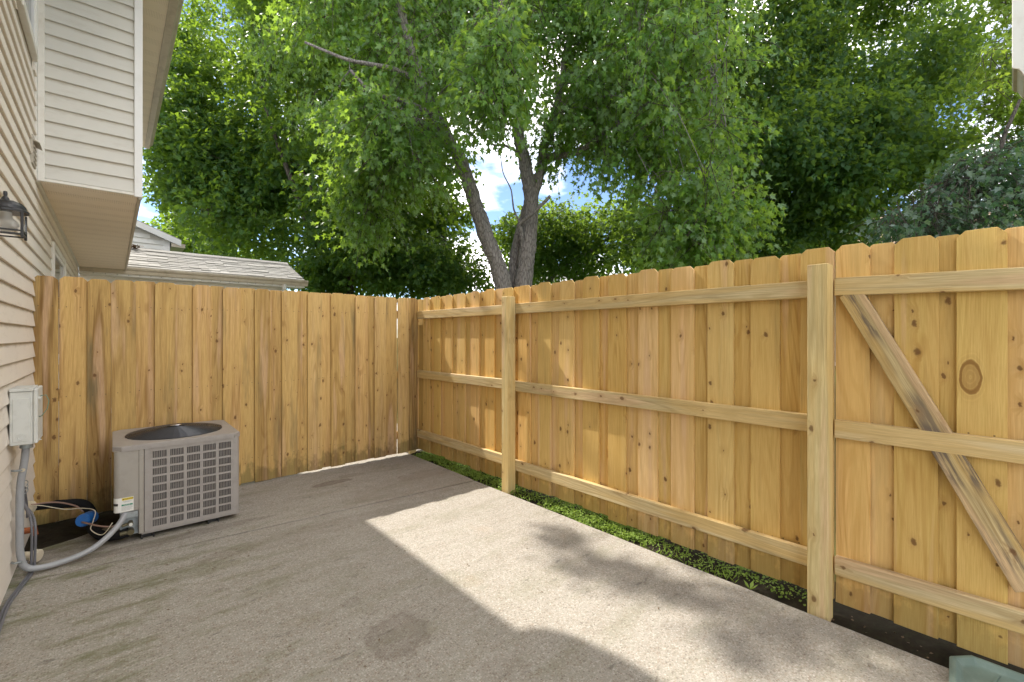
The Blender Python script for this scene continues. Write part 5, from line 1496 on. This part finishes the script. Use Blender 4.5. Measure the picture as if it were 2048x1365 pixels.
to_clumps(yt, roots, cl, M_BARKD, 0.012)

# -- background trees seen under the maple
def small_tree(label, px, D, polys, n, r, size, mat, lean=None, name='background_tree'):
    tr_ = thing(name, label, 'tree', tuple(at(px, 673, D).xy) + (-0.09,))
    base = at(px, 673, D)
    top = at(px + 10, 470, D)
    limb(tr_, [Vector((base.x, base.y, -0.1)), A(px, 560, D), top], 0.14, 0.06, M_BARKD, 'trunk', 10)
    roots = [A(px, 560, D), top]
    if lean:
        limb(tr_, [A(*q, D - 0.8) for q in lean], 0.10, 0.04, M_BARK)
        roots.append(A(*lean[-1], D - 0.8))
    cl = []
    for poly in polys: cl += clumps(poly, D - 1.6, D + 1.6, n, r)
    foliage('crown', mat, cl, 21, 14, size * 1.12, tr_, droop=0.4, tmpl='leaf', slen=0.6)
    to_clumps(tr_, roots, cl, M_BARKD, 0.02)
small_tree('mid-green tree seen between the maple trunks and the right fence', 1150, 16.5, [[(1010, 560), (1000, 440), (1035, 410), (1130, 425), (1235, 415), (1290, 430), (1300, 540), (1130, 560)]], 64, 0.8, 0.13, M_LEAF_R, [(1095, 565), (1130, 530), (1200, 490), (1247, 442)])
small_tree('small blue-green tree left of the maple trunks, just above the fence corner', 880, 13.5, [[(830, 575), (835, 510), (880, 490), (930, 510), (950, 560)]], 26, 0.5, 0.12, M_LEAF_R)
small_tree('dark shrubby tree behind the low roof and back fence', 700, 14.0, [[(600, 570), (620, 520), (760, 500), (850, 520), (860, 580)]], 30, 0.6, 0.13, M_LEAF_L)
ft = thing('broadleaf_tree', 'tall tree behind the multi-trunk maple, closing the gaps in its upper crown', 'tree', tuple(at(1400, 673, 14.5).xy) + (-0.09,))
bq = at(1400, 673, 14.5)
limb(ft, [Vector((bq.x, bq.y, -0.1)), A(1390, 500, 14.5), A(1300, 300, 14.5), A(1210, 100, 14.5), A(1180, -150, 14.5)], 0.2, 0.07, M_BARKD, 'trunk', 12)
clf = clumps([(1185, -250), (1190, 60), (1200, 220), (1330, 300), (1420, 200), (1400, -250)], 12.8, 15.5, 60, 0.8)
clf += clumps([(860, -250), (860, 150), (930, 215), (1010, 180), (1060, 40), (1190, -10), (1190, -250)], 12.8, 15.5, 60, 0.75)
foliage('crown', M_LEAF_R, clf, 26, 16, 0.15, ft, droop=0.35, tmpl='leaf', slen=0.65)
to_clumps(ft, [A(1190, 300, 14.5), A(1190, 100, 14.5)], clf, M_BARKD, 0.02)
# far tree line so that no bare horizon shows through the gaps
small_tree('distant tree line standing beyond the white house and the maples', 420, 27.0, [[(300, 560), (305, 470), (360, 440), (450, 480), (520, 560)]], 36, 1.3, 0.24, M_LEAF_L)
small_tree('distant tree glimpsed under the dark crown at the right', 1500, 24.0, [[(1380, 560), (1390, 500), (1560, 470), (1700, 480), (1750, 540)]], 40, 1.1, 0.24, M_LEAF_R)
